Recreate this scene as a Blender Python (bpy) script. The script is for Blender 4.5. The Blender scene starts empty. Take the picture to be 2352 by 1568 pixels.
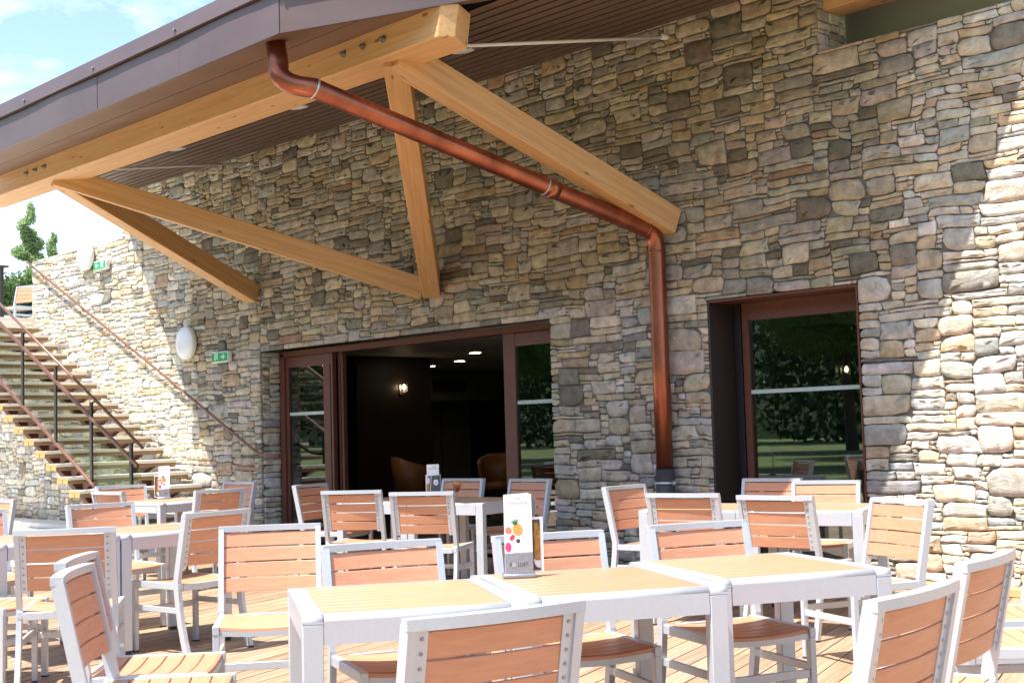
import bpy, bmesh, math, random
import numpy as np
from mathutils import Vector, Matrix

# ------------------------------------------------------------------ camera, sky, sun, exposure
scene = bpy.context.scene
COL = scene.collection
RD = math.radians

cam_d = bpy.data.cameras.new("camera")
cam = bpy.data.objects.new("camera", cam_d)
COL.objects.link(cam)
RX = (0.6984575, 0.7150631, -0.0290147)
RY = (-0.0696617, 0.0275816, -0.9971893)
RZ = (-0.7122530, 0.6985156, 0.0690771)
CAM = Vector((0.0, -9.38653, 1.31479))
m = Matrix.Identity(4)
for r in range(3):
    m[r][0] = RX[r]
    m[r][1] = -RY[r]
    m[r][2] = -RZ[r]
    m[r][3] = CAM[r]
cam.matrix_world = m
cam_d.sensor_fit = 'HORIZONTAL'
cam_d.sensor_width = 36.0
cam_d.lens = 2965.18 / 2352 * 36
cam_d.clip_start = 0.05
cam_d.clip_end = 2000
scene.camera = cam

SUN_D = Vector((0.13, 1.0, -2.28)).normalized()      # the way the light travels
SUN_EL = math.asin(-SUN_D.z)

world = bpy.data.worlds.new("World")
scene.world = world
world.use_nodes = True
wt = world.node_tree
wt.nodes.clear()
wo = wt.nodes.new('ShaderNodeOutputWorld')
bg = wt.nodes.new('ShaderNodeBackground')
sky = wt.nodes.new('ShaderNodeTexSky')
sky.sky_type = 'NISHITA'
sky.sun_disc = False
sky.sun_elevation = SUN_EL
sky.sun_rotation = math.pi
sky.altitude = 300
sky.air_density = 1.0
sky.dust_density = 1.2
sky.ozone_density = 1.0
tc = wt.nodes.new('ShaderNodeTexCoord')
mp = wt.nodes.new('ShaderNodeMapping')
mp.inputs['Scale'].default_value = (1.0, 1.0, 2.6)
nz = wt.nodes.new('ShaderNodeTexNoise')
nz.inputs['Scale'].default_value = 3.1
nz.inputs['Detail'].default_value = 9
nz.inputs['Roughness'].default_value = 0.58
rp = wt.nodes.new('ShaderNodeValToRGB')
rp.color_ramp.elements[0].position = 0.53
rp.color_ramp.elements[1].position = 0.86
mx = wt.nodes.new('ShaderNodeMix')
mx.data_type = 'RGBA'
mx.inputs['B'].default_value = (9.0, 9.2, 9.4, 1)
wt.links.new(tc.outputs['Generated'], mp.inputs['Vector'])
wt.links.new(mp.outputs['Vector'], nz.inputs['Vector'])
wt.links.new(nz.outputs['Fac'], rp.inputs['Fac'])
wt.links.new(rp.outputs['Color'], mx.inputs['Factor'])
wt.links.new(sky.outputs['Color'], mx.inputs['A'])
wt.links.new(mx.outputs['Result'], bg.inputs['Color'])
wt.links.new(bg.outputs['Background'], wo.inputs['Surface'])
bg.inputs['Strength'].default_value = 0.15

sun_d = bpy.data.lights.new("sun", 'SUN')
sun_d.energy = 5.0
sun_d.angle = RD(0.53)
sun_d.color = (1.0, 0.955, 0.88)
sun = bpy.data.objects.new("sun", sun_d)
COL.objects.link(sun)
sun.rotation_euler = SUN_D.to_track_quat('-Z', 'Y').to_euler()
sun.location = (0, -20, 30)

scene.view_settings.view_transform = 'Standard'
scene.view_settings.look = 'None'
scene.view_settings.exposure = 1.2
scene.view_settings.gamma = 1.0
scene.cycles.max_bounces = 8
scene.cycles.diffuse_bounces = 4
scene.cycles.glossy_bounces = 4
scene.cycles.transmission_bounces = 6
scene.cycles.transparent_max_bounces = 12
scene.cycles.use_denoising = True
scene.cycles.sample_clamp_indirect = 6.0

random.seed(7)
rng = np.random.default_rng(11)

# ------------------------------------------------------------------ material helpers
def new_mat(name):
    mt = bpy.data.materials.new(name)
    mt.use_nodes = True
    nt = mt.node_tree
    return mt, nt, nt.nodes['Principled BSDF']

def N(nt, t, **kw):
    n = nt.nodes.new(t)
    for k, v in kw.items():
        if k in n.inputs:
            n.inputs[k].default_value = v
        else:
            setattr(n, k, v)
    return n

def L(nt, a, b):
    nt.links.new(a, b)

def ramp(nt, stops):
    r = nt.nodes.new('ShaderNodeValToRGB')
    els = r.color_ramp.elements
    while len(els) < len(stops):
        els.new(0.5)
    for e, (pos, c) in zip(els, stops):
        e.position = pos
        e.color = (c[0], c[1], c[2], 1)
    return r

def coords(nt, scale=(1, 1, 1), kind='Object'):
    t = N(nt, 'ShaderNodeTexCoord')
    mpn = N(nt, 'ShaderNodeMapping')
    mpn.inputs['Scale'].default_value = scale
    L(nt, t.outputs[kind], mpn.inputs['Vector'])
    return mpn.outputs['Vector']

def bump(nt, b, height, strength=0.3, dist=0.01):
    bn = N(nt, 'ShaderNodeBump', Strength=strength, Distance=dist)
    L(nt, height, bn.inputs['Height'])
    L(nt, bn.outputs['Normal'], b.inputs['Normal'])

def mat_noise(name, c1, c2, scale=(8, 8, 8), rough=0.5, metal=0.0, bstr=0.0, bdist=0.004, detail=6, nscale=1.0, lo=0.3, hi=0.7, spec=None, kind='Object'):
    mt, nt, b = new_mat(name)
    v = coords(nt, scale, kind)
    n = N(nt, 'ShaderNodeTexNoise', Scale=nscale, Detail=detail, Roughness=0.6)
    L(nt, v, n.inputs['Vector'])
    r = ramp(nt, [(lo, c1), (hi, c2)])
    L(nt, n.outputs['Fac'], r.inputs['Fac'])
    L(nt, r.outputs['Color'], b.inputs['Base Color'])
    b.inputs['Roughness'].default_value = rough
    b.inputs['Metallic'].default_value = metal
    if spec is not None:
        b.inputs['Specular IOR Level'].default_value = spec
    if bstr:
        bump(nt, b, n.outputs['Fac'], bstr, bdist)
    return mt

M = {}
# stone: colour per stone from an attribute, broken up by noise
mt, nt, b = new_mat("stone")
at = N(nt, 'ShaderNodeAttribute', attribute_name='stone_tone')
v = coords(nt, (1, 1, 1))
n1 = N(nt, 'ShaderNodeTexNoise', Scale=9.0, Detail=8, Roughness=0.65)
L(nt, v, n1.inputs['Vector'])
n2 = N(nt, 'ShaderNodeTexNoise', Scale=2.6, Detail=4, Roughness=0.6)
L(nt, v, n2.inputs['Vector'])
v3 = coords(nt, (7, 7, 34))
n3 = N(nt, 'ShaderNodeTexNoise', Scale=1.6, Detail=6, Roughness=0.62, Distortion=1.3)
L(nt, v3, n3.inputs['Vector'])
hs = N(nt, 'ShaderNodeHueSaturation')
mr = N(nt, 'ShaderNodeMapRange')
mr.inputs['From Min'].default_value = 0.3
mr.inputs['From Max'].default_value = 0.7
mr.inputs['To Min'].default_value = 0.62
mr.inputs['To Max'].default_value = 1.36
L(nt, n1.outputs['Fac'], mr.inputs['Value'])
L(nt, mr.outputs['Result'], hs.inputs['Value'])
L(nt, at.outputs['Color'], hs.inputs['Color'])
tint = ramp(nt, [(0.30, (0.94, 0.99, 1.02)), (0.5, (1, 1, 1)), (0.70, (1.06, 0.99, 0.88))])
L(nt, n2.outputs['Fac'], tint.inputs['Fac'])
mm = N(nt, 'ShaderNodeMix', data_type='RGBA', blend_type='MULTIPLY')
mm.inputs['Factor'].default_value = 1.0
L(nt, hs.outputs['Color'], mm.inputs['A'])
L(nt, tint.outputs['Color'], mm.inputs['B'])
L(nt, mm.outputs['Result'], b.inputs['Base Color'])
b.inputs['Roughness'].default_value = 0.9
b.inputs['Specular IOR Level'].default_value = 0.25
ad = N(nt, 'ShaderNodeMath', operation='ADD')
L(nt, n1.outputs['Fac'], ad.inputs[0])
L(nt, n3.outputs['Fac'], ad.inputs[1])
bump(nt, b, ad.outputs['Value'], 0.6, 0.016)
M['stone'] = mt
M['mortar'] = mat_noise("mortar", (0.15, 0.135, 0.11), (0.22, 0.20, 0.165), (14, 14, 14), 0.95, bstr=0.6, bdist=0.01)
M['aluminium'] = mat_noise("powder coated aluminium", (0.49, 0.52, 0.56), (0.53, 0.56, 0.60), (60, 60, 60), 0.34, 0.3, 0.04, 0.0008)

def slat_mat(name, c1, c2, rough, axis):
    mt, nt, b = new_mat(name)
    s = [110, 110, 110]
    s[axis] = 5
    v = coords(nt, tuple(s))
    n = N(nt, 'ShaderNodeTexNoise', Scale=1.0, Detail=5, Roughness=0.6, Distortion=0.6)
    L(nt, v, n.inputs['Vector'])
    oi = N(nt, 'ShaderNodeObjectInfo')
    r = ramp(nt, [(0.32, c1), (0.68, c2)])
    L(nt, n.outputs['Fac'], r.inputs['Fac'])
    hs = N(nt, 'ShaderNodeHueSaturation')
    mr = N(nt, 'ShaderNodeMapRange')
    mr.inputs['To Min'].default_value = 0.92
    mr.inputs['To Max'].default_value = 1.08
    L(nt, oi.outputs['Random'], mr.inputs['Value'])
    L(nt, mr.outputs['Result'], hs.inputs['Value'])
    L(nt, r.outputs['Color'], hs.inputs['Color'])
    L(nt, hs.outputs['Color'], b.inputs['Base Color'])
    b.inputs['Roughness'].default_value = rough
    bump(nt, b, n.outputs['Fac'], 0.12, 0.002)
    return mt
M['slat'] = slat_mat("chair slats", (0.49, 0.222, 0.120), (0.59, 0.285, 0.165), 0.42, 0)
M['table_slat'] = slat_mat("table slats", (0.38, 0.212, 0.122), (0.46, 0.266, 0.158), 0.40, 0)
M['screw'] = mat_noise("screw steel", (0.25, 0.25, 0.26), (0.4, 0.4, 0.42), (200, 200, 200), 0.3, 0.9)
M['black'] = mat_noise("black plastic", (0.012, 0.012, 0.013), (0.022, 0.022, 0.024), (60, 60, 60), 0.5)

# decking: grooved larch boards, one tone per board from an attribute
mt, nt, b = new_mat("deck boards")
at = N(nt, 'ShaderNodeAttribute', attribute_name='board_tone')
uvn = N(nt, 'ShaderNodeUVMap', uv_map='board')
mpn = N(nt, 'ShaderNodeMapping')
mpn.inputs['Scale'].default_value = (1.3, 24, 1)
L(nt, uvn.outputs['UV'], mpn.inputs['Vector'])
n = N(nt, 'ShaderNodeTexNoise', Scale=1.0, Detail=7, Roughness=0.62, Distortion=0.5)
L(nt, mpn.outputs['Vector'], n.inputs['Vector'])
r = ramp(nt, [(0.3, (0.21, 0.130, 0.075)), (0.52, (0.34, 0.228, 0.145)), (0.72, (0.42, 0.30, 0.205))])
L(nt, n.outputs['Fac'], r.inputs['Fac'])
mm = N(nt, 'ShaderNodeMix', data_type='RGBA', blend_type='MULTIPLY')
mm.inputs['Factor'].default_value = 1.0
L(nt, r.outputs['Color'], mm.inputs['A'])
L(nt, at.outputs['Color'], mm.inputs['B'])
L(nt, mm.outputs['Result'], b.inputs['Base Color'])
b.inputs['Roughness'].default_value = 0.62
sep = N(nt, 'ShaderNodeSeparateXYZ')
L(nt, uvn.outputs['UV'], sep.inputs['Vector'])
mu = N(nt, 'ShaderNodeMath', operation='MULTIPLY')
mu.inputs[1].default_value = 2 * math.pi / 0.0273
L(nt, sep.outputs['Y'], mu.inputs[0])
si = N(nt, 'ShaderNodeMath', operation='SINE')
L(nt, mu.outputs['Value'], si.inputs[0])
ab = N(nt, 'ShaderNodeMath', operation='MULTIPLY_ADD')
ab.inputs[1].default_value = 1.1
L(nt, si.outputs['Value'], ab.inputs[0])
L(nt, n.outputs['Fac'], ab.inputs[2])
bump(nt, b, ab.outputs['Value'], 0.55, 0.0035)
M['deck'] = mt

def timber(name, c1, c2, c3, axis, rough=0.55):
    mt, nt, b = new_mat(name)
    s = [26, 26, 26]
    s[axis] = 1.1
    v = coords(nt, tuple(s))
    n = N(nt, 'ShaderNodeTexNoise', Scale=1.0, Detail=6, Roughness=0.6, Distortion=0.8)
    L(nt, v, n.inputs['Vector'])
    r = ramp(nt, [(0.3, c1), (0.5, c2), (0.72, c3)])
    L(nt, n.outputs['Fac'], r.inputs['Fac'])
    s2 = [7.5, 7.5, 7.5]
    s2[axis] = 2.6
    vv = coords(nt, tuple(s2))
    vo = N(nt, 'ShaderNodeTexVoronoi', Scale=1.0)
    L(nt, vv, vo.inputs['Vector'])
    kr = ramp(nt, [(0.06, (0.25, 0.13, 0.07)), (0.13, (1, 1, 1))])
    L(nt, vo.outputs['Distance'], kr.inputs['Fac'])
    mm = N(nt, 'ShaderNodeMix', data_type='RGBA', blend_type='MULTIPLY')
    mm.inputs['Factor'].default_value = 0.8
    L(nt, r.outputs['Color'], mm.inputs['A'])
    L(nt, kr.outputs['Color'], mm.inputs['B'])
    L(nt, mm.outputs['Result'], b.inputs['Base Color'])
    b.inputs['Roughness'].default_value = rough
    bump(nt, b, n.outputs['Fac'], 0.15, 0.002)
    return mt
M['timber_x'] = timber("spruce beam along x", (0.52, 0.285, 0.115), (0.60, 0.355, 0.155), (0.67, 0.42, 0.20), 0)
M['timber_z'] = timber("spruce strut", (0.50, 0.265, 0.10), (0.58, 0.335, 0.14), (0.65, 0.40, 0.185), 2)
M['tread'] = timber("weathered tread", (0.58, 0.53, 0.46), (0.68, 0.63, 0.56), (0.74, 0.69, 0.62), 1, 0.7)
M['tread_end'] = mat_noise("tread end grain", (0.36, 0.22, 0.075), (0.46, 0.30, 0.11), (30, 30, 30), 0.7)
M['tread_under'] = mat_noise("shaded tread bearer", (0.17, 0.10, 0.045), (0.24, 0.15, 0.07), (14, 3, 14), 0.7)  # ochre bearer darkened: shade between the treads put into its colour
M['soffit'] = timber("dark soffit slats", (0.075, 0.045, 0.031), (0.115, 0.07, 0.048), (0.17, 0.105, 0.074), 0, 0.5)
M['void'] = mat_noise("dark void", (0.006, 0.005, 0.005), (0.01, 0.009, 0.009), (4, 4, 4), 0.9)
M['zinc'] = mat_noise("brown zinc cladding", (0.112, 0.078, 0.076), (0.155, 0.108, 0.102), (0.9, 0.9, 2.4), 0.42, 0.35, 0.02, 0.002)
M['zinc_dark'] = mat_noise("brown soffit sheet", (0.145, 0.082, 0.054), (0.19, 0.112, 0.074), (2, 2, 2), 0.5, 0.1)
M['steel'] = mat_noise("galvanised steel", (0.45, 0.46, 0.47), (0.65, 0.66, 0.68), (25, 25, 25), 0.35, 0.8)
M['rod'] = mat_noise("white tension rod", (0.70, 0.70, 0.70), (0.78, 0.78, 0.78), (10, 10, 10), 0.4)
mt = mat_noise("copper", (0.22, 0.072, 0.042), (0.44, 0.155, 0.088), (4, 4, 2), 0.36, 0.95, 0.05, 0.002, detail=8, lo=0.34, hi=0.66, kind='Object')
M['copper'] = mt
M['copper_dark'] = mat_noise("aged copper pipe foot", (0.055, 0.055, 0.058), (0.085, 0.085, 0.088), (10, 10, 10), 0.5, 0.3)
M['frame'] = mat_noise("red brown window frame", (0.115, 0.040, 0.026), (0.145, 0.052, 0.034), (20, 20, 20), 0.4, 0.15)
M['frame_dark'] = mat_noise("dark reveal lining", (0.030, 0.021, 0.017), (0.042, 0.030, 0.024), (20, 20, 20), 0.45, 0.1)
M['rail'] = mat_noise("copper brown rail", (0.17, 0.078, 0.052), (0.22, 0.10, 0.066), (12, 12, 12), 0.35, 0.4)
M['post'] = mat_noise("dark bronze steel", (0.045, 0.035, 0.028), (0.07, 0.055, 0.042), (10, 10, 10), 0.4, 0.4)
M['stringer'] = mat_noise("red brown steel", (0.10, 0.032, 0.022), (0.14, 0.045, 0.03), (10, 10, 10), 0.5, 0.2)
M['concrete'] = mat_noise("pale paving", (0.60, 0.58, 0.54), (0.72, 0.70, 0.66), (6, 6, 6), 0.85, bstr=0.1)
M['grass'] = mat_noise("grass", (0.078, 0.110, 0.026), (0.125, 0.160, 0.045), (1.4, 1.4, 1.4), 0.9, detail=9)
M['plaster'] = mat_noise("painted plaster", (0.74, 0.69, 0.60), (0.78, 0.73, 0.64), (3, 3, 3), 0.8)
M['plaster_white'] = mat_noise("white plaster", (0.74, 0.73, 0.70), (0.78, 0.77, 0.74), (3, 3, 3), 0.8)
M['lamp_rim'] = mat_noise("white lamp rim", (0.72, 0.72, 0.70), (0.78, 0.78, 0.76), (8, 8, 8), 0.4)
M['lamp_glass'] = mat_noise("opal lamp cover", (0.74, 0.77, 0.80), (0.80, 0.83, 0.86), (8, 8, 8), 0.12)
M['sign_green'] = mat_noise("sign green", (0.004, 0.31, 0.085), (0.006, 0.35, 0.10), (8, 8, 8), 0.35)
M['sign_white'] = mat_noise("sign white", (0.76, 0.78, 0.76), (0.80, 0.82, 0.80), (8, 8, 8), 0.4)
M['wenge'] = mat_noise("dark wenge panel", (0.020, 0.011, 0.009), (0.030, 0.017, 0.013), (3, 3, 0.6), 0.4)
M['int_grey'] = mat_noise("grey green door", (0.10, 0.11, 0.085), (0.13, 0.14, 0.11), (3, 3, 3), 0.5)
M['int_floor'] = mat_noise("dark floor", (0.05, 0.035, 0.028), (0.075, 0.055, 0.045), (4, 4, 4), 0.35)
M['tub'] = mat_noise("orange tub chair", (0.24, 0.075, 0.016), (0.29, 0.10, 0.024), (4, 4, 4), 0.45)
M['paper'] = mat_noise("card white", (0.78, 0.77, 0.79), (0.82, 0.81, 0.83), (10, 10, 10), 0.45)
M['ink'] = mat_noise("grey ink", (0.30, 0.31, 0.31), (0.36, 0.37, 0.37), (10, 10, 10), 0.6)
M['ink_dark'] = mat_noise("dark ink", (0.03, 0.03, 0.04), (0.05, 0.05, 0.06), (10, 10, 10), 0.6)
M['brushed'] = mat_noise("brushed holder steel", (0.26, 0.28, 0.32), (0.36, 0.38, 0.42), (90, 4, 90), 0.33, 0.6)
M['plate'] = mat_noise("printed plate grey", (0.60, 0.58, 0.66), (0.68, 0.66, 0.73), (10, 10, 10), 0.5)
M['plate_in'] = mat_noise("printed plate white", (0.80, 0.80, 0.81), (0.83, 0.83, 0.84), (10, 10, 10), 0.5)
def flat(name, c, rough=0.5, k=0.85, sc=60):
    return mat_noise(name, tuple(x * k for x in c), c, (sc, sc, sc), rough)
M['red'] = flat("berry red", (0.62, 0.05, 0.06), k=0.7)
M['peach'] = flat("peach", (0.80, 0.22, 0.10), k=0.7)
M['pink'] = flat("raspberry pink", (0.75, 0.07, 0.22), k=0.6, sc=200)
M['pine'] = flat("pineapple", (0.72, 0.38, 0.10), k=0.55, sc=260)
M['leafg'] = flat("pineapple leaf", (0.10, 0.30, 0.16), k=0.5, sc=200)
M['blackb'] = flat("blackberry", (0.07, 0.05, 0.08), k=0.5, sc=300)
M['amber'] = flat("amber print", (0.62, 0.28, 0.03), k=0.4, sc=90)
M['brown'] = flat("brown print", (0.13, 0.075, 0.05), k=0.5, sc=60)
M['slate'] = flat("slate print", (0.085, 0.095, 0.105), k=0.7, sc=40)
M['greeni'] = flat("green ink", (0.14, 0.34, 0.10))
M['cord'] = flat("plaster ceiling tile", (0.78, 0.77, 0.73), k=0.94, sc=3)

def emit_mat(name, c, s):
    mt = bpy.data.materials.new(name)
    mt.use_nodes = True
    nt = mt.node_tree
    nt.nodes.clear()
    o = nt.nodes.new('ShaderNodeOutputMaterial')
    e = nt.nodes.new('ShaderNodeEmission')
    e.inputs['Color'].default_value = (*c, 1)
    e.inputs['Strength'].default_value = s
    nt.links.new(e.outputs[0], o.inputs[0])
    return mt
M['glow'] = emit_mat("warm downlight", (1.0, 0.86, 0.62), 14.0)
M['sconce'] = emit_mat("warm bulb", (1.0, 0.72, 0.38), 9.0)
M['spot'] = mat_noise("soffit spot glass", (0.78, 0.80, 0.82), (0.85, 0.87, 0.88), (9, 9, 9), 0.3)

def glass_mat(name, tint, base, k=1.3):
    mt = bpy.data.materials.new(name)
    mt.use_nodes = True
    nt = mt.node_tree
    nt.nodes.clear()
    o = nt.nodes.new('ShaderNodeOutputMaterial')
    tr = N(nt, 'ShaderNodeBsdfTransparent')
    tr.inputs['Color'].default_value = (*tint, 1)
    gl = N(nt, 'ShaderNodeBsdfGlossy', Roughness=0.0)
    gl.inputs['Color'].default_value = (0.95, 1.0, 0.98, 1)
    fr = N(nt, 'ShaderNodeFresnel', IOR=1.5)
    ma = N(nt, 'ShaderNodeMath', operation='MULTIPLY_ADD')
    ma.inputs[1].default_value = k
    ma.inputs[2].default_value = base
    ma.use_clamp = True
    L(nt, fr.outputs[0], ma.inputs[0])
    v = coords(nt, (1.6, 1.6, 0.7))
    n = N(nt, 'ShaderNodeTexNoise', Scale=1.0, Detail=1)
    L(nt, v, n.inputs['Vector'])
    bn = N(nt, 'ShaderNodeBump', Strength=0.02, Distance=0.02)
    L(nt, n.outputs['Fac'], bn.inputs['Height'])
    L(nt, bn.outputs['Normal'], gl.inputs['Normal'])
    mi = N(nt, 'ShaderNodeMixShader')
    L(nt, ma.outputs[0], mi.inputs[0])
    L(nt, tr.outputs[0], mi.inputs[1])
    L(nt, gl.outputs[0], mi.inputs[2])
    L(nt, mi.outputs[0], o.inputs[0])
    return mt
M['glass'] = glass_mat("window glass", (0.46, 0.52, 0.49), 0.13)
M['glass_rail'] = glass_mat("balustrade glass", (0.85, 0.885, 0.86), 0.025, 0.18)
M['glass_cup'] = glass_mat("drinking glass", (0.97, 0.97, 0.97), 0.01, 0.5)
M['film'] = mat_noise("frosted band", (0.42, 0.52, 0.48), (0.46, 0.56, 0.52), (5, 5, 5), 0.5)
# layered drink
mt, nt, b = new_mat("layered drink")
t = N(nt, 'ShaderNodeTexCoord')
s = N(nt, 'ShaderNodeSeparateXYZ')
L(nt, t.outputs['Generated'], s.inputs[0])
r = ramp(nt, [(0.25, (0.32, 0.012, 0.02)), (0.5, (0.75, 0.10, 0.02)), (0.8, (0.90, 0.36, 0.02))])
L(nt, s.outputs['Z'], r.inputs['Fac'])
L(nt, r.outputs['Color'], b.inputs['Base Color'])
b.inputs['Roughness'].default_value = 0.15
M['drink'] = mt

def leaf_mat(name, c1, c2):
    mt, nt, b = new_mat(name)
    v = coords(nt, (1, 1, 1))
    n = N(nt, 'ShaderNodeTexNoise', Scale=0.9, Detail=5, Roughness=0.7)
    L(nt, v, n.inputs['Vector'])
    r = ramp(nt, [(0.34, c1), (0.66, c2)])
    L(nt, n.outputs['Fac'], r.inputs['Fac'])
    L(nt, r.outputs['Color'], b.inputs['Base Color'])
    b.inputs['Roughness'].default_value = 0.6
    tl = N(nt, 'ShaderNodeBsdfTranslucent')
    L(nt, r.outputs['Color'], tl.inputs['Color'])
    mi = N(nt, 'ShaderNodeMixShader')
    mi.inputs[0].default_value = 0.4
    o = [q for q in nt.nodes if q.type == 'OUTPUT_MATERIAL'][0]
    L(nt, b.outputs[0], mi.inputs[1])
    L(nt, tl.outputs[0], mi.inputs[2])
    L(nt, mi.outputs[0], o.inputs[0])
    return mt
M['leaf'] = leaf_mat("leaves", (0.045, 0.095, 0.02), (0.11, 0.19, 0.05))
M['leaf_pale'] = leaf_mat("poplar leaves", (0.26, 0.37, 0.15), (0.40, 0.50, 0.24))
M['leaf_dark'] = leaf_mat("dark needles", (0.016, 0.045, 0.012), (0.04, 0.085, 0.025))
M['hill'] = mat_noise("wooded hillside", (0.012, 0.03, 0.008), (0.05, 0.09, 0.025), (.35, .35, .35), 0.95, bstr=1.0, bdist=1.5, detail=10)
M['bark'] = mat_noise("bark", (0.045, 0.035, 0.025), (0.10, 0.08, 0.06), (9, 9, 3), 0.9, bstr=0.6)

# ------------------------------------------------------------------ mesh helpers
def tag(o, label=None, cat=None, group=None, kind=None):
    if label: o['label'] = label
    if cat: o['category'] = cat
    if group: o['group'] = group
    if kind: o['kind'] = kind
    return o

def link(name, me, parent=None):
    o = bpy.data.objects.new(name, me)
    COL.objects.link(o)
    if parent is not None:
        o.parent = parent
    return o

def empty(name, loc=(0, 0, 0), rz=0.0):
    o = bpy.data.objects.new(name, None)
    COL.objects.link(o)
    o.location = loc
    o.rotation_euler = (0, 0, rz)
    o.empty_display_size = 0.1
    return o

class MB:
    """collects simple shapes into one mesh"""
    def __init__(self):
        self.bm = bmesh.new()

    def _post(self, verts, faces, mi, smooth):
        for f in faces:
            f.material_index = mi
            f.smooth = smooth

    def box(self, lo, hi, mi=0, bev=0.0, seg=2, mat=None):
        lo, hi = Vector(lo), Vector(hi)
        c = (lo + hi) / 2
        s = hi - lo
        mtx = Matrix.Translation(c) @ Matrix.Diagonal((abs(s.x), abs(s.y), abs(s.z), 1))
        if mat is not None:
            mtx = mat @ mtx
        g = bmesh.ops.create_cube(self.bm, size=1.0, matrix=mtx)
        vs = g['verts']
        fs = list({f for v in vs for f in v.link_faces})
        for f in fs:
            f.material_index = mi
        if bev > 0:
            es = list({e for v in vs for e in v.link_edges})
            r = bmesh.ops.bevel(self.bm, geom=es, offset=bev, segments=seg, profile=0.5, affect='EDGES')
            for f in r['faces']:
                f.material_index = mi
                f.smooth = True
        return self

    def bar(self, a, b, w, h, up=(0, 0, 1), mi=0, bev=0.0):
        """square bar from a to b, w across, h along up"""
        a, b = Vector(a), Vector(b)
        d = (b - a)
        ln = d.length
        z = d.normalized()
        up = Vector(up)
        x = up.cross(z)
        if x.length < 1e-4:
            x = Vector((1, 0, 0)).cross(z)
        x.normalize()
        y = z.cross(x)
        mtx = Matrix(((x.x, y.x, z.x, 0), (x.y, y.y, z.y, 0), (x.z, y.z, z.z, 0), (0, 0, 0, 1)))
        mtx = Matrix.Translation((a + b) / 2) @ mtx
        return self.box((-w / 2, -h / 2, -ln / 2), (w / 2, h / 2, ln / 2), mi, bev, 2, mtx)

    def sweep(self, pts, prof, mi=0, smooth=False, ups=None, cap=True):
        """profile (list of (s,t)) swept along pts; s along side, t along up"""
        pts = [Vector(q) for q in pts]
        rings = []
        n = len(pts)
        for i, q in enumerate(pts):
            d = Vector((0, 0, 0))
            if i > 0: d += (pts[i] - pts[i - 1]).normalized()
            if i < n - 1: d += (pts[i + 1] - pts[i]).normalized()
            d.normalize()
            k = 1.0
            if 0 < i < n - 1:
                c = d.dot((pts[i] - pts[i - 1]).normalized())
                k = 1 / max(c, 0.5)
            up = Vector(ups[i] if isinstance(ups, list) else (ups or (0, 0, 1)))
            s = up.cross(d)
            if s.length < 1e-4:
                s = Vector((1, 0, 0))
            s.normalize()
            u = d.cross(s).normalized()
            rings.append([self.bm.verts.new(q + s * a + u * b * 1.0) for a, b in prof])
        fs = []
        m_ = len(prof)
        for i in range(n - 1):
            for j in range(m_):
                fs.append(self.bm.faces.new((rings[i][j], rings[i][(j + 1) % m_], rings[i + 1][(j + 1) % m_], rings[i + 1][j])))
        if cap:
            fs.append(self.bm.faces.new(rings[0][::-1]))
            fs.append(self.bm.faces.new(rings[-1]))
        for k, f in enumerate(fs):
            f.material_index = mi
            f.smooth = smooth and k < (n - 1) * m_
        return self

    def tube(self, pts, r, mi=0, seg=12):
        prof = [(r * math.cos(2 * math.pi * k / seg), r * math.sin(2 * math.pi * k / seg)) for k in range(seg)]
        return self.sweep_tube(pts, prof, mi)

    def sweep_tube(self, pts, prof, mi):
        pts = [Vector(q) for q in pts]
        n = len(pts)
        rings = []
        s_prev = None
        for i, q in enumerate(pts):
            d = Vector((0, 0, 0))
            if i > 0: d += (pts[i] - pts[i - 1]).normalized()
            if i < n - 1: d += (pts[i + 1] - pts[i]).normalized()
            d.normalize()
            if s_prev is None:
                a = Vector((0, 0, 1)) if abs(d.z) < 0.9 else Vector((1, 0, 0))
                s = a.cross(d).normalized()
            else:
                s = (s_prev - d * s_prev.dot(d)).normalized()
            s_prev = s
            u = d.cross(s)
            rings.append([self.bm.verts.new(q + s * a + u * b_) for a, b_ in prof])
        m_ = len(prof)
        for i in range(n - 1):
            for j in range(m_):
                f = self.bm.faces.new((rings[i][j], rings[i][(j + 1) % m_], rings[i + 1][(j + 1) % m_], rings[i + 1][j]))
                f.material_index = mi
                f.smooth = True
        for rr in (rings[0][::-1], rings[-1]):
            f = self.bm.faces.new(rr)
            f.material_index = mi
        return self

    def lathe(self, prof, mi=0, seg=24, mat=None, smooth=True):
        """profile of (r,z) turned round z"""
        mtx = mat or Matrix.Identity(4)
        rings = []
        for r_, z_ in prof:
            if r_ < 1e-6:
                rings.append([self.bm.verts.new(mtx @ Vector((0, 0, z_)))])
            else:
                rings.append([self.bm.verts.new(mtx @ Vector((r_ * math.cos(2 * math.pi * k / seg), r_ * math.sin(2 * math.pi * k / seg), z_))) for k in range(seg)])
        for a, b_ in zip(rings, rings[1:]):
            for k in range(seg):
                k2 = (k + 1) % seg
                if len(a) == 1 and len(b_) == 1: continue
                if len(a) == 1: vs = (a[0], b_[k2], b_[k])
                elif len(b_) == 1: vs = (a[k], a[k2], b_[0])
                else: vs = (a[k], a[k2], b_[k2], b_[k])
                f = self.bm.faces.new(vs)
                f.material_index = mi
                f.smooth = smooth
        return self

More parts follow.
